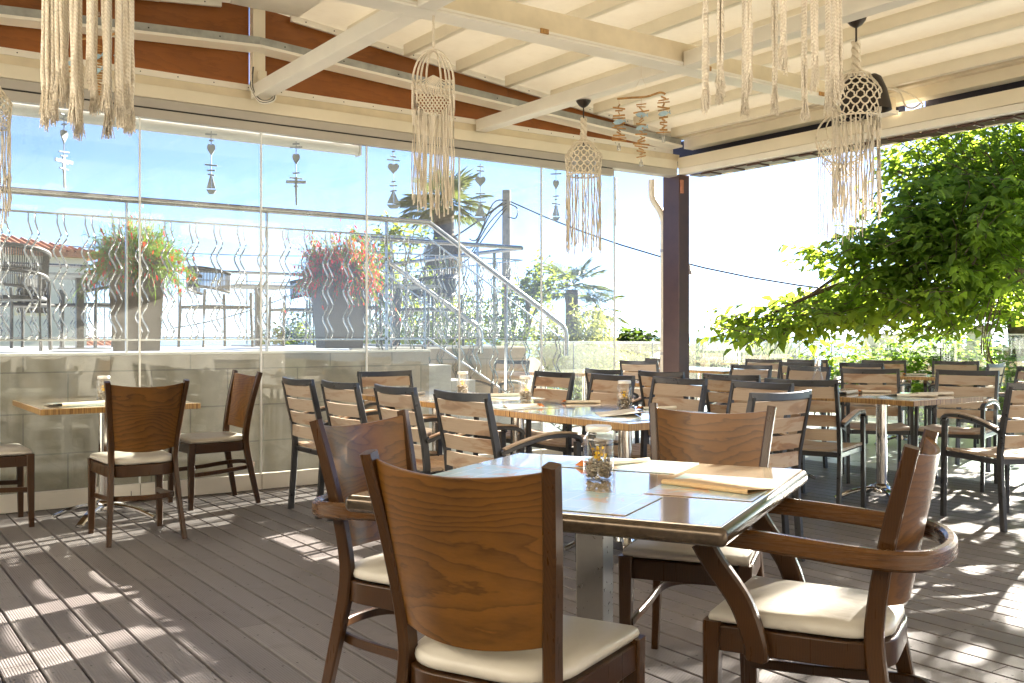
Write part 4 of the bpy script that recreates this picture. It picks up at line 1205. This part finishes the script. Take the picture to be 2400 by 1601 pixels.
# heart / cross / boat garlands outside the glass
def heart_poly(s):
    return [(s*.062*16*math.sin(t)**3/16, s*.062*(13*math.cos(t)-5*math.cos(2*t)-2*math.cos(3*t)-math.cos(4*t))/16) for t in np.linspace(0, 6.283, 25)[:-1]]
def garland(label, px, ytop, yheart, wide, kind, ybot, dy=7.56):
    rd = (px-1200)/2290; d = dy/(FWD.y+RGT.y*rd)
    zf = lambda y: CAMH-(y-786)/2290*d
    x = (FWD.x+RGT.x*rd)*d
    r = thing('garland', label, 'garland', (x, dy, 0), R(-25 if wide > .5 else 35), 'grey wooden garlands hanging outside the glass')
    V = Matrix(((1,0,0,0),(0,0,1,0),(0,1,0,0),(0,0,0,1)))
    m = MB(); m.tube([(0,0,max(2.80, zf(ytop))), (0,0,zf(ybot)+.02)], .004, 4); q = random.Random(px)
    for z0, z1 in ((zf(ytop), zf(yheart)+.06), (zf(yheart)-.12, zf(ybot)+.13)):
        z = z0
        while z > z1:
            w = q.uniform(.012, .035)*(1.6 if q.random() < .3 else 1); m.tube([(-w, 0, z), (w, 0, z+q.uniform(-.01, .01))], .007, 5); z -= q.uniform(.025, .05)
    m.build('string', M['greyw'], r)
    m = MB(); hp = heart_poly(.80)
    m.prism([(px_*max(.62, wide), y_*1.1) for px_, y_ in hp], .014, Matrix.Translation((0, 0, zf(yheart))) @ V); m.build('wooden_heart', M['greyw'], r)
    m = MB(); zb = zf(ybot)
    if kind == 'boat':
        m.prism([(-.05*wide-.01, .035), (.055*wide+.01, .035), (.035*wide, .0), (-.03*wide, .0)], .014, Matrix.Translation((0, 0, zb)) @ V)
        m.prism([(-.05*wide-.005, .045), (.0, .045), (.0, .165)], .010, Matrix.Translation((-.002, 0, zb)) @ V)
        m.prism([(.006, .045), (.05*wide+.005, .045), (.006, .155)], .010, Matrix.Translation((0, 0, zb)) @ V)
        m.build('wooden_boat', M['greyw'], r)
    else:
        zc = zb+.19
        m.box((0, 0, zc), (.16, .012, .024)); m.box((0, 0, zc-.02), (.02, .012, .12)); m.tube([(0, 0, zc-.06), (.004, 0, zb)], .009, 5)
        m.build('wooden_cross', M['greyw'], r)
    return r
garland('grey heart and cross garland outside the glass, below the white rope fringe', 150, 268, 318, .50, 'cross', 440)
garland('grey heart and sailing boat garland outside the second glass panel', 495, 315, 350, .55, 'boat', 455)
garland('grey heart and cross garland outside the third glass panel', 694, 338, 372, .55, 'cross', 481)
garland('grey wide heart and sailing boat garland left of the arched macrame', 922, 356, 394, 1.0, 'boat', 489)
garland('grey wide heart and sailing boat garland right of the arched macrame', 1126, 390, 424, 1.0, 'boat', 519)
garland('grey narrow heart and sailing boat garland left of the small macrame lamp', 1303, 398, 432, .6, 'boat', 517)
garland('grey garland turned edge-on at the last glass edge', 1444, 418, 455, .2, 'boat', 529)
# ================================================================== VEGETATION
def norm(a): return a/np.maximum(1e-9, np.linalg.norm(a, axis=-1, keepdims=True))
def leaves_mesh(name, P, D, Nn, L, W, mat, parent=None, droop=.25, fold=.18):
    """P base points, D leaf axis, Nn rough up normal, L/W arrays: pointed folded leaves"""
    P = np.asarray(P, float); D = norm(np.asarray(D, float)); Nn = np.asarray(Nn, float)
    S = norm(np.cross(D, Nn)); U = norm(np.cross(S, D))
    n = len(P); L = np.broadcast_to(np.asarray(L, float), (n,))[:, None]; W = np.broadcast_to(np.asarray(W, float), (n,))[:, None]
    v = np.empty((n, 7, 3))
    v[:, 0] = P
    v[:, 1] = P+D*L*.38+S*W*.5+U*W*fold
    v[:, 2] = P+D*L*.42-U*L*.02
    v[:, 3] = P+D*L*.38-S*W*.5+U*W*fold
    v[:, 4] = P+D*L*.72+S*W*.33+U*(W*fold*.6-L*droop*.35)
    v[:, 5] = P+D*L*.72-S*W*.33+U*(W*fold*.6-L*droop*.35)
    v[:, 6] = P+D*L-U*L*droop
    f = np.array([[0,2,1,0],[0,3,2,0],[1,2,4,1],[2,3,5,2],[2,6,4,2],[2,5,6,2]])[:, :3]
    idx = (np.arange(n)[:, None, None]*7+f[None]).reshape(-1, 3)
    me = bpy.data.meshes.new(name)
    me.vertices.add(n*7); me.vertices.foreach_set('co', v.reshape(-1))
    nf = len(idx); me.loops.add(nf*3); me.loops.foreach_set('vertex_index', idx.reshape(-1).astype(np.int32))
    me.polygons.add(nf); me.polygons.foreach_set('loop_start', np.arange(0, nf*3, 3, dtype=np.int32))
    me.materials.append(mat); me.update(calc_edges=True); me.validate()
    o = bpy.data.objects.new(name, me); col.objects.link(o)
    if parent: o.parent = parent
    return o
def in_ell(c, r, n):
    p = rng.normal(size=(n, 3)); p = norm(p)*(rng.random((n, 1))**(1/2.4)); return np.asarray(c)+p*np.asarray(r)
def crown(name, ells, parent, mat, spray_n, leaf_L, leaf_W, root, up=.15, down=.35, spray_len=.6, jitter=.6, twig=None, dens=None):
    """leafy sprays: each a short twig leaning away from the trunk, leaves hanging alternately off it"""
    tot = sum(e[1][0]*e[1][1]*e[1][2] for e in ells); P = []; D = []; N = []; Ls = []; tw = MB()
    for c, r in ells:
        k = max(4, int(spray_n*(r[0]*r[1]*r[2])/tot))
        pts = in_ell(c, r, k)
        for p in pts:
            d = norm((p-np.asarray(root))*np.array([1, 1, .5]))+rng.normal(size=3)*jitter*.5+np.array([0, 0, up]); d = norm(d)
            sl = spray_len*rng.uniform(.6, 1.3); q = p-d*sl*.5
            nl = int(rng.integers(7, 12)); path = []
            for i in range(nl):
                t = i/(nl-1); pos = q+d*sl*t+np.array([0, 0, -.18*sl*t*t]); path.append(pos)
                s = norm(np.cross(d, [0, 0, 1]))*(1 if i % 2 else -1)
                ld = norm(d*.55+s*.75+np.array([0, 0, -down])+rng.normal(size=3)*.28)
                P.append(pos); D.append(ld); N.append(np.array([0, 0, 1])+rng.normal(size=3)*.35); Ls.append(leaf_L*rng.uniform(.45, 1.4)*(1-.3*t))
            if twig is not None and rng.random() < twig: tw.tube([Vector(x) for x in path[::3]]+[Vector(path[-1])], .006, 3)
    Ls = np.array(Ls)
    o = leaves_mesh(name, P, D, N, Ls, Ls*leaf_W, mat, parent)
    if tw.v: tw.build('twig', M['bark'], parent)
    return o
def E(px, py, d, rpx, rpy, rd=None):
    c = at(px, py, d); s = d/2290
    a, b_ = rpx*s, rpy*s
    return ((c.x, c.y, c.z), ((rd or a), (rd or a), b_))
def trunk(parent, pts, r0, r1, name='trunk', n=9):
    P = cat_rom(pts, 6); k = len(P)
    m = MB(); m.tube(P, 1.0, n, [r0+(r1-r0)*(i/(k-1))**.8 for i in range(k)]); return m.build(name, M['bark'], parent, smooth=60)

# ---- the big mulberry on the right
mt = thing('mulberry_tree', 'big leafy mulberry tree spreading over the terrace on the right', 'tree', (0,0,0))
base = at(2420, 800, 12.8); bx, by = base.x, base.y
trunk(mt, [(bx, by, -1), (bx-.05, by+.05, .6), (bx-.15, by+.1, 1.6), (bx-.3, by+.25, 2.6)], .24, .15)
tips = [at(2100, 400, 11.5), at(1990, 590, 11.2), at(1800, 740, 11.0), at(2250, 300, 12), at(2280, 620, 10.4), at(2600, 300, 12), at(2750, 500, 11.5), at(2120, 700, 11), at(1900, 690, 11)]
for i, tp in enumerate(tips):
    a = Vector((bx-.25, by+.2, 1.9+.08*i)); mid = a.lerp(tp, .5)+Vector((0, 0, .30))
    trunk(mt, [a, a.lerp(mid, .5)+Vector((0, .1*(-1)**i, .12)), mid, mid.lerp(tp, .6)+Vector((0, 0, .05)), tp], .085, .012, 'branch', 6)
m = MB()
for i in range(5):
    p0 = at(2325+6*i, 690, 10.6+.05*i); p1 = at(2300+9*i, 830+10*i, 10.7)
    m.tube(cat_rom([p0, p0.lerp(p1, .35)+Vector((.03*math.sin(i*2), .04, 0)), p0.lerp(p1, .7)+Vector((-.05, .02*i, 0)), p1], 4), .007, 4)
m.build('aerial_stem', M['bark'], mt)
ells = [E(2330, 380, 11.8, 190, 120, 1.3), E(2300, 500, 11.0, 230, 120, 1.2), E(2200, 560, 11.3, 150, 90, .9), E(2080, 600, 11.2, 120, 60, .6), E(2130, 470, 11.6, 70, 60, .4),
        E(2270, 650, 11.0, 230, 85, 1.0), E(2010, 650, 11.1, 95, 42, .5), E(2120, 720, 11.2, 200, 65, .8), E(1960, 745, 11.0, 110, 45, .5), E(1850, 735, 11.0, 95, 42, .7), E(1770, 765, 10.9, 70, 34, .6), E(1930, 600, 11.1, 60, 26, .5), E(2020, 560, 11.2, 60, 36, .5), E(2330, 722, 11.6, 160, 42, .9),
        E(1900, 770, 11.4, 130, 26, .5), E(2060, 690, 11.6, 130, 55, .7), E(1960, 700, 11.8, 90, 45, .6), E(1900, 720, 11.6, 90, 34, .5)]
crown('crown', ells, mt, M['mulb'], 1480, .165, .54, (bx, by, 1.6), spray_len=.62, twig=.5)
out = [((12.6, 4.4, 3.6), (1.5, 1.1, 1.2)), ((12.4, 4.6, 2.2), (1.1, 1.2, .7)), ((12.6, 3.9, 3.9), (1.5, 1.2, .7)), ((12.5, 3.2, 3.4), (1.2, 1.0, 1.0)), ((12.3, 3.0, 2.0), (1.0, 1.0, .7))]
crown('crown_side', out, mt, M['mulb'], 640, .20, .66, (bx, by, 1.6), spray_len=.8)
# ---- shrubs and hedge behind the balustrade
def bush(name, label, cat, ells, n, mat, L, W, group=None, stem=True, z0=-.8, **kw):
    c = ells[0][0]
    r = thing(name, label, cat, (0,0,0), 0, group)
    crown('foliage', ells, r, mat, n, L, W, (c[0], c[1], z0), **kw)
    if stem:
        m = MB()
        for k in range(3):
            m.tube(cat_rom([(c[0]+.06*k, c[1]-.05*k, z0), (c[0]+.1*(k-1), c[1]+.04*k, z0*.4+c[2]*.4), (c[0]+.25*(k-1), c[1]+.1*(1-k), c[2])], 4), .03, 5)
        m.build('stem', M['bark'], r)
    return r
bush('shrub', 'green shrub behind the glass balustrade under the tree, in the middle', 'shrub', [E(2190, 835, 12.8, 110, 60, .6), E(2120, 880, 12.8, 100, 55, .5), E(2250, 850, 12.9, 70, 50, .5)], 300, M['mulb'], .12, .6, 'shrubs behind the balustrade')
bush('shrub', 'green shrub behind the glass balustrade at the right edge', 'shrub', [E(2370, 880, 12.3, 90, 70, .6), E(2400, 980, 12.2, 120, 70, .6)], 190, M['mulb'], .12, .6, 'shrubs behind the balustrade')
bush('shrub', 'leafy shrub behind the balustrade just left of the glass joint', 'shrub', [E(2010, 860, 13.4, 85, 50, .5), E(1930, 870, 13.6, 50, 30, .4)], 150, M['mulb'], .12, .6, 'shrubs behind the balustrade')
# timber frame, wall and panel behind the balustrade
c = at(2285, 860, 15.0)
rw = thing('garden_wall', 'grey rough stone garden wall behind the balustrade under the tree', 'wall', (c.x, c.y, 0), R(-60))
m = MB(); m.bx(-1.3, 3.5, 0, .3, -1.0, .98); m.build('masonry', M['stone'], rw)
m = MB(); m.bx(-1.32, 3.5, -.03, .33, .981, 1.04); m.build('coping', M['wallw'], rw)
c = at(2295, 830, 13.6)
pc = thing('timber_post', 'pale square timber post standing behind the balustrade', 'post', (c.x, c.y, -.6), R(10))
m = MB(); m.bx(-.13, .13, -.13, .13, 0, 1.9); m.build('shaft', M['cream'], pc, bevel=.01)
m = MB(); m.bx(-.16, .16, -.16, .16, 1.901, 1.95); m.build('cap', M['creamd'], pc, bevel=.01)
c = at(2080, 845, 16); pb = thing('privacy_panel', 'pale beige panel behind the balustrade left of the stone wall', 'panel', (c.x, c.y, -.5), R(-35))
m = MB(); m.bx(-.35, .35, -.03, .03, .05, 1.72); m.build('board', M['creamd'], pb); m = MB(); m.bx(-.38, -.352, -.04, .04, 0, 1.76); m.bx(.352, .38, -.04, .04, 0, 1.76); m.build('frame', M['cream'], pb)

# ---- reeds and scrub on the slope
def stuff_patch(name, n, gen, mat, L, W):
    P = []; D = []; N = []
    for i in range(n):
        p, d = gen(i); P.append(p); D.append(d); N.append(rng.normal(size=3)+np.array([0, 0, .3]))
    o = leaves_mesh(name, P, D, N, L*rng.uniform(.6, 1.3, n), W, mat, None, .3, .1); o['kind'] = 'stuff'; return o
def gen_reed(i):
    px = rng.uniform(1440, 1860); d = rng.uniform(26, 44); c = at(px, 790, d); zt = CAMH-(835-786+rng.normal()*6)/2290*d
    return np.array([c.x, c.y, zt-rng.random()**2*2.2-.5]), np.array([rng.normal()*.4, rng.normal()*.4, 1.0])
stuff_patch('reed_bed', 9000, gen_reed, M['reed'], .9, .07)

# ---- trees and plants beyond the glass
def palm(label, px, py, d, n, L, trunk_r, zbase, skirt=0, up=1.0, seed=1):
    q = np.random.default_rng(seed); c = at(px, py, d); c = np.array(c)
    r = thing('palm_tree', label, 'palm', (0,0,0))
    trunk(r, [(c[0]+.1, c[1], zbase), (c[0]+.05, c[1]+.05, (zbase+c[2])/2), (c[0], c[1], c[2]-.1)], trunk_r*1.15, trunk_r, 'trunk', 10)
    for kind, nn, mat, lo, hi in (('fronds', n, M['palm'], -.35, 1.1), ('dry_skirt', skirt, M['dead'], -1.5, -1.0)):
        P = []; D = []; N = []; Ls = []; tw = MB()
        for i in range(nn):
            az = q.uniform(0, 6.283); el = q.uniform(lo, hi)
            d0 = np.array([math.cos(az)*math.cos(el), math.sin(az)*math.cos(el), math.sin(el)])
            pl = L*q.uniform(.5, .75); off = np.array([0, 0, -q.uniform(.1, skirt*.03)]) if kind == 'dry_skirt' else np.zeros(3)
            hub = c+off+d0*pl+np.array([0, 0, -.12*pl])
            tw.tube([Vector(c+off), Vector(c+off+d0*pl*.5+np.array([0, 0, .03])), Vector(hub)], .015, 3)
            s = norm(np.cross(d0, [0, 0, 1.0])); u = np.cross(s, d0)
            for a in np.linspace(-1.9, 1.9, 26):
                ld = d0*math.cos(a)+s*math.sin(a)+u*.10+np.array([0, 0, -.22])
                P.append(hub); D.append(ld); N.append(u+q.normal(size=3)*.1); Ls.append(L*(.62-.13*abs(a))*q.uniform(.8, 1.1))
        if nn:
            Ls = np.array(Ls); leaves_mesh(kind, P, D, N, Ls, Ls*.055, mat, r, .22, .1); tw.build('frond_stalk', M['palm'] if kind == 'fronds' else M['dead'], r)
    return r
palm('tall fan palm with a dry skirt behind the arched macrame', 1040, 480, 24, 46, 1.02, .26, -2, 30, seed=4)
palm('smaller fan palm beyond the pale weeping tree, left of the corner post', 1340, 670, 27, 26, .92, .18, -3, 0, seed=9)
palm('low fan palm fronds poking out right of the weeping tree', 1400, 720, 26, 12, .8, .15, -3, 0, seed=12)
# weeping pepper tree
pt = thing('pepper_tree', 'pale weeping pepper tree behind the foot of the stairs', 'tree', (0,0,0))
c = at(1350, 800, 17); trunk(pt, [(c.x, c.y, -1.5), (c.x+.1, c.y, .4), (c.x, c.y+.1, 1.6)], .16, .08)
P = []; D = []; N = []; Ls = []
for i in range(330):
    e = [E(1340, 745, 17, 95, 60), E(1390, 780, 17, 60, 80), E(1290, 800, 17, 70, 60), E(1340, 820, 16.6, 120, 55), E(1420, 840, 16.6, 50, 40)][i % 5]
    p = in_ell(e[0], e[1], 1)[0]; Lh = rng.uniform(.3, .8)
    for k in range(26):
        t = k/25; pos = p+np.array([rng.normal()*.04, rng.normal()*.04, -Lh*t])
        P.append(pos); D.append(np.array([rng.normal()*.8, rng.normal()*.8, -.7])); N.append(rng.normal(size=3)); Ls.append(rng.uniform(.06, .12))
leaves_mesh('crown', P, D, N, np.array(Ls), np.array(Ls)*.28, M['pepper'], pt)
def broad(label, root_px, d, ells, n, L=.16, W=.6, mat='citrus', jit=.8):
    r = thing('leafy_tree', label, 'tree', (0,0,0)); b_ = at(root_px[0], root_px[1], d)
    top = Vector(ells[0][0]); trunk(r, [(b_.x, b_.y, -1.2), (b_.x, b_.y, b_.z), b_.lerp(top, .5)+Vector((.1, 0, .1)), top], .09, .03)
    for e in ells[1:]:
        trunk(r, [b_, b_.lerp(Vector(e[0]), .5)+Vector((0, .1, .15)), Vector(e[0])], .04, .012, 'branch', 5)
    crown('crown', ells, r, M[mat], n, L, W, (b_.x, b_.y, b_.z), jitter=jit, spray_len=.5, up=.35, down=.2, twig=.6); return r
broad('thin leafy tree rising behind the stair railing, left of the palm', (930, 820), 19.5, [E(900, 560, 19.5, 75, 45), E(970, 545, 19.5, 55, 40), E(880, 640, 19.5, 90, 60), E(960, 680, 19.5, 90, 70)], 190)
broad('yellow-green leafy shrub filling the space behind the stairs', (1000, 840), 18.5, [E(1010, 770, 18.5, 130, 55), E(900, 790, 18.5, 90, 40), E(1110, 740, 18.5, 80, 60)], 260)
broad('light sprawling tree right of the utility pole', (1220, 840), 18.5, [E(1235, 690, 18.5, 60, 55), E(1275, 640, 18.5, 35, 40), E(1190, 770, 18.5, 70, 50), E(1300, 660, 18.3, 30, 30)], 150)
broad('low bush behind the railing between the planters', (680, 830), 20, [E(690, 780, 20, 55, 35), E(640, 790, 20, 40, 20)], 80, .14)
broad('round dark fig tree left of the corner post', (1490, 840), 24, [E(1490, 800, 24, 55, 30), E(1500, 830, 24, 60, 30), E(1460, 820, 24, 35, 25)], 150, .2, .7, 'darkl')
broad('yellowish shrub below the fig tree by the corner post', (1500, 870), 21, [E(1510, 850, 21, 60, 25), E(1440, 855, 21, 50, 22)], 100, .14, .5, 'pepper')

# ---- planters with firecracker plants
def planter(label, x, y, rz, w, h, seed, red, plabel, z0=TZ):
    r = thing('tall_planter', label, 'planter', (x, y, z0), R(rz)); q = np.random.default_rng(seed)
    a, b_ = w/2, w/2*.80
    m = MB(); th = .025
    vs = [(-b_,-b_,0),(b_,-b_,0),(b_,b_,0),(-b_,b_,0),(-a,-a,h),(a,-a,h),(a,a,h),(-a,a,h),(-a+th,-a+th,h),(a-th,-a+th,h),(a-th,a-th,h),(-a+th,a-th,h),(-a+th,-a+th,h-.06),(a-th,-a+th,h-.06),(a-th,a-th,h-.06),(-a+th,a-th,h-.06)]
    m.add(vs, [(3,2,1,0),(0,1,5,4),(1,2,6,5),(2,3,7,6),(3,0,4,7),(4,5,9,8),(5,6,10,9),(6,7,11,10),(7,4,8,11),(8,9,13,12),(9,10,14,13),(10,11,15,14),(11,8,12,15)])
    m.build('pot', M['planter'], r, bevel=.006)
    m = MB(); m.bx(-a+th+.001, a-th-.001, -a+th+.001, a-th-.001, h-.085, h-.061); m.build('soil', M['bark'], r)
    pl = thing('firecracker_plant', plabel, 'plant', (x, y, z0+h-.06), R(rz))
    P = []; D = []; N = []; Ls = []; Ws = []; FP = []; FD = []; FL = []
    for i in range(820):
        az = q.uniform(0, 6.283); el = q.uniform(.15, 1.5); R0 = q.uniform(.0, a*.85)
        L = q.uniform(.18, .40)*(1.35 if q.random() < .07 else 1)*(.8+.45*el); d = np.array([math.cos(az)*math.cos(el), math.sin(az)*math.cos(el), math.sin(el)])
        p0 = np.array([math.cos(az)*R0, math.sin(az)*R0, 0]); pr = p0
        k = 9; fall = q.uniform(.15, .95)*(1.25-el/1.6)
        for j in range(1, k+1):
            t = j/k; pos = p0+d*L*t+np.array([0, 0, -fall*L*1.25*t*t])
            pos = pos+q.normal(size=3)*.006
            seg = pos-pr; P.append(pr); D.append(seg); N.append(q.normal(size=3)); Ls.append(np.linalg.norm(seg)*1.25); Ws.append(.008)
            if j > 2:
                for w in range(2):
                    P.append(pos); D.append(seg/np.linalg.norm(seg)+q.normal(size=3)*.5); N.append(q.normal(size=3)); Ls.append(q.uniform(.03, .07)); Ws.append(.005)
            if j > 4 and q.random() < red*(1.6 if fall > .8 else .7):
                FP.append(pos); FD.append(q.normal(size=3)*.35+np.array([0, 0, -1])); FL.append(q.uniform(.03, .06))
            pr = pos
    leaves_mesh('stems', P, D, N, np.array(Ls), np.array(Ws), M['stemg'], pl, .05, .05)
    leaves_mesh('flowers', FP, FD, q.normal(size=(len(FP), 3)), np.array(FL), np.array(FL)*.30, M['flower'], pl, .0, .2)
    return r
c = at(320, 820, 8.55); planter('tall tapered taupe planter behind the railing at left, with green trailing plant', c.x, c.y, -14, .47, .80, 5, .30, 'yellow-green firecracker plant with some red flowers spilling from the left planter')
c = at(795, 815, 10.3); planter('tall tapered taupe planter behind the railing near the stairs, half covered by red flowers', c.x, c.y, -10, .50, .82, 8, 1.6, 'firecracker plant thick with red flowers in the right planter')

# ---- utility pole, cables
up_ = thing('utility_pole', 'weathered grey utility pole with tangled cables behind the palm', 'utility pole', (0,0,0))
c = at(1187, 446, 21); m = MB(); m.tube([(c.x, c.y, -2), (c.x, c.y, c.z)], .105, 12, [1.15, .85]); m.build('shaft', M['pole'], up_, smooth=50)
m = MB(); q = random.Random(5)
for i in range(4):
    a = at(1187, 470+6*i, 20.9); b_ = at(1100-10*i, 560+20*i, 21)
    m.tube(cat_rom([a, a.lerp(b_, .4)+Vector((.1, .1, .28-.1*i)), a.lerp(b_, .7)+Vector((0, .1, -.22)), b_], 5), .014, 4)
a = at(1195, 478, 20.8); m.tube(cat_rom([a, a+Vector((.12, -.1, -.10)), a+Vector((.1, -.08, -.30)), a+Vector((-.05, 0, -.28))], 5), .014, 4)
m.build('cable_loop', M['black'], up_)
def cable(label, pts, r=.018, sag=.0):
    m = MB(); P = []
    for i in range(len(pts)-1):
        for k in range(8):
            t = k/8; P.append(Vector(pts[i]).lerp(Vector(pts[i+1]), t)+Vector((0, 0, -sag*4*t*(1-t))))
    P.append(Vector(pts[-1])); m.tube(P, r, 5); o = m.build('overhead_cable', M['black'], None); return tag(o, label, 'cable', 'overhead cables')
cable('black overhead cable running from the utility pole past the corner post into the tree', [at(1195, 472, 21), at(1990, 683, 17)], .016, .30)
cable('black overhead cable running from the utility pole down to the left behind the palm', [at(1180, 474, 21), at(860, 640, 26)], .020, .25)
cable('thin overhead cable low across the sky behind the left planter', [at(-200, 540, 40), at(780, 600, 46)], .02, .3)
cable('thin cable sloping up behind the railing between the planters', [at(400, 770, 30), at(730, 670, 34)], .02, .2)

# ---- neighbouring houses at the left
def house(label, px, py_eave, d, w, dep, zb, rz, roof_h):
    c = at(px, py_eave, d); r = thing('house', label, 'house', (c.x, c.y, zb), R(rz)); h = c.z-zb
    m = MB(); m.bx(-w/2, w/2, -dep/2, dep/2, 0, h); m.build('wall', M['wallw'], r)
    for x in (-w*.3, 0, w*.3):
        m = MB(); m.bx(x-.45, x+.45, -dep/2-.03, -dep/2-.001, h-1.7, h-.6); f = m.build('window', M['creamd'], r)
        m = MB(); m.bx(x-.38, x+.38, -dep/2-.036, -dep/2-.031, h-1.63, h-.67); m.build('pane', M['under'], f)
    m = MB(); o = .35; n = 40
    a, b_ = w/2+o, dep/2+o
    v = [(-a,-b_,h+.02),(a,-b_,h+.02),(a,b_,h+.02),(-a,b_,h+.02),(-a+dep*.5,0,h+roof_h),(a-dep*.5,0,h+roof_h)]
    v += [(x, y, z-.12) for x, y, z in v[:4]]
    m.add(v, [(0,1,5,4),(1,2,5),(2,3,4,5),(3,0,4),(0,6,7,1),(1,7,8,2),(2,8,9,3),(3,9,6,0),(6,9,8,7)])
    for i in range(n):
        t = (i+.5)/n; x = -a+2*a*t; k = min(1, min(x+a, a-x)/(dep*.5))
        m.tube([(x, -b_-.02, h+.05), (x, -b_+b_*k*.98, h+.03+roof_h*k*.98)], .07, 5)
    m.build('roof', M['tile'], r); return r
house('white house with a red tiled roof at the far left beyond the terrace', -190, 597, 27, 7, 6, -2, 6, .8)
house('lower orange-roofed house seen under the terrace railing at far left', 40, 828, 48, 12, 8, -6, 10, 1.0)

# ================================================================== LIGHT, SKY, CAMERA
SUN_AZ, SUN_EL = 17.0, 20.0
w = bpy.data.worlds.new('World'); scn.world = w; w.use_nodes = True
nt_ = w.node_tree; bg = nt_.nodes['Background']
sky = nt_.nodes.new('ShaderNodeTexSky'); sky.sky_type = 'NISHITA'; sky.sun_disc = False
sky.sun_elevation = R(SUN_EL); sky.sun_rotation = R(90-SUN_AZ); sky.air_density = .26; sky.dust_density = .06; sky.ozone_density = .6; sky.altitude = 20
nt_.links.new(sky.outputs[0], bg.inputs['Color']); bg.inputs['Strength'].default_value = .05
sd = bpy.data.lights.new('sun', 'SUN'); sd.energy = 5.0; sd.angle = R(.53); sd.color = (1, .92, .80)
so = bpy.data.objects.new('sun', sd); col.objects.link(so)
ld = Vector((-math.cos(R(SUN_EL))*math.cos(R(SUN_AZ)), -math.cos(R(SUN_EL))*math.sin(R(SUN_AZ)), -math.sin(R(SUN_EL))))
so.rotation_euler = ld.to_track_quat('-Z', 'Y').to_euler(); so.location = (10, 3, 8)
cd = bpy.data.cameras.new('camera'); cam = bpy.data.objects.new('camera', cd); col.objects.link(cam)
cam.location = (0, 0, CAMH); cam.rotation_euler = (R(90), 0, R(54.66-90))
cd.lens = 2290/2400*36; cd.sensor_width = 36; cd.shift_y = -14.5/2400; cd.clip_end = 20000; cd.clip_start = .05
scn.camera = cam
vs_ = scn.view_settings; vs_.view_transform = 'Standard'; vs_.look = 'None'; vs_.exposure = 3.3; vs_.gamma = 1; vs_.use_curve_mapping = False
scn.render.engine = 'CYCLES'
cy = scn.cycles
cy.use_denoising = True; cy.max_bounces = 8; cy.diffuse_bounces = 4; cy.glossy_bounces = 4; cy.transmission_bounces = 6; cy.transparent_max_bounces = 24
cy.caustics_reflective = False; cy.caustics_refractive = False; cy.sample_clamp_indirect = 8
try:
    cy.denoiser = 'OPENIMAGEDENOISE'; cy.denoising_input_passes = 'RGB_ALBEDO_NORMAL'; cy.denoising_prefilter = 'ACCURATE'
except Exception: pass
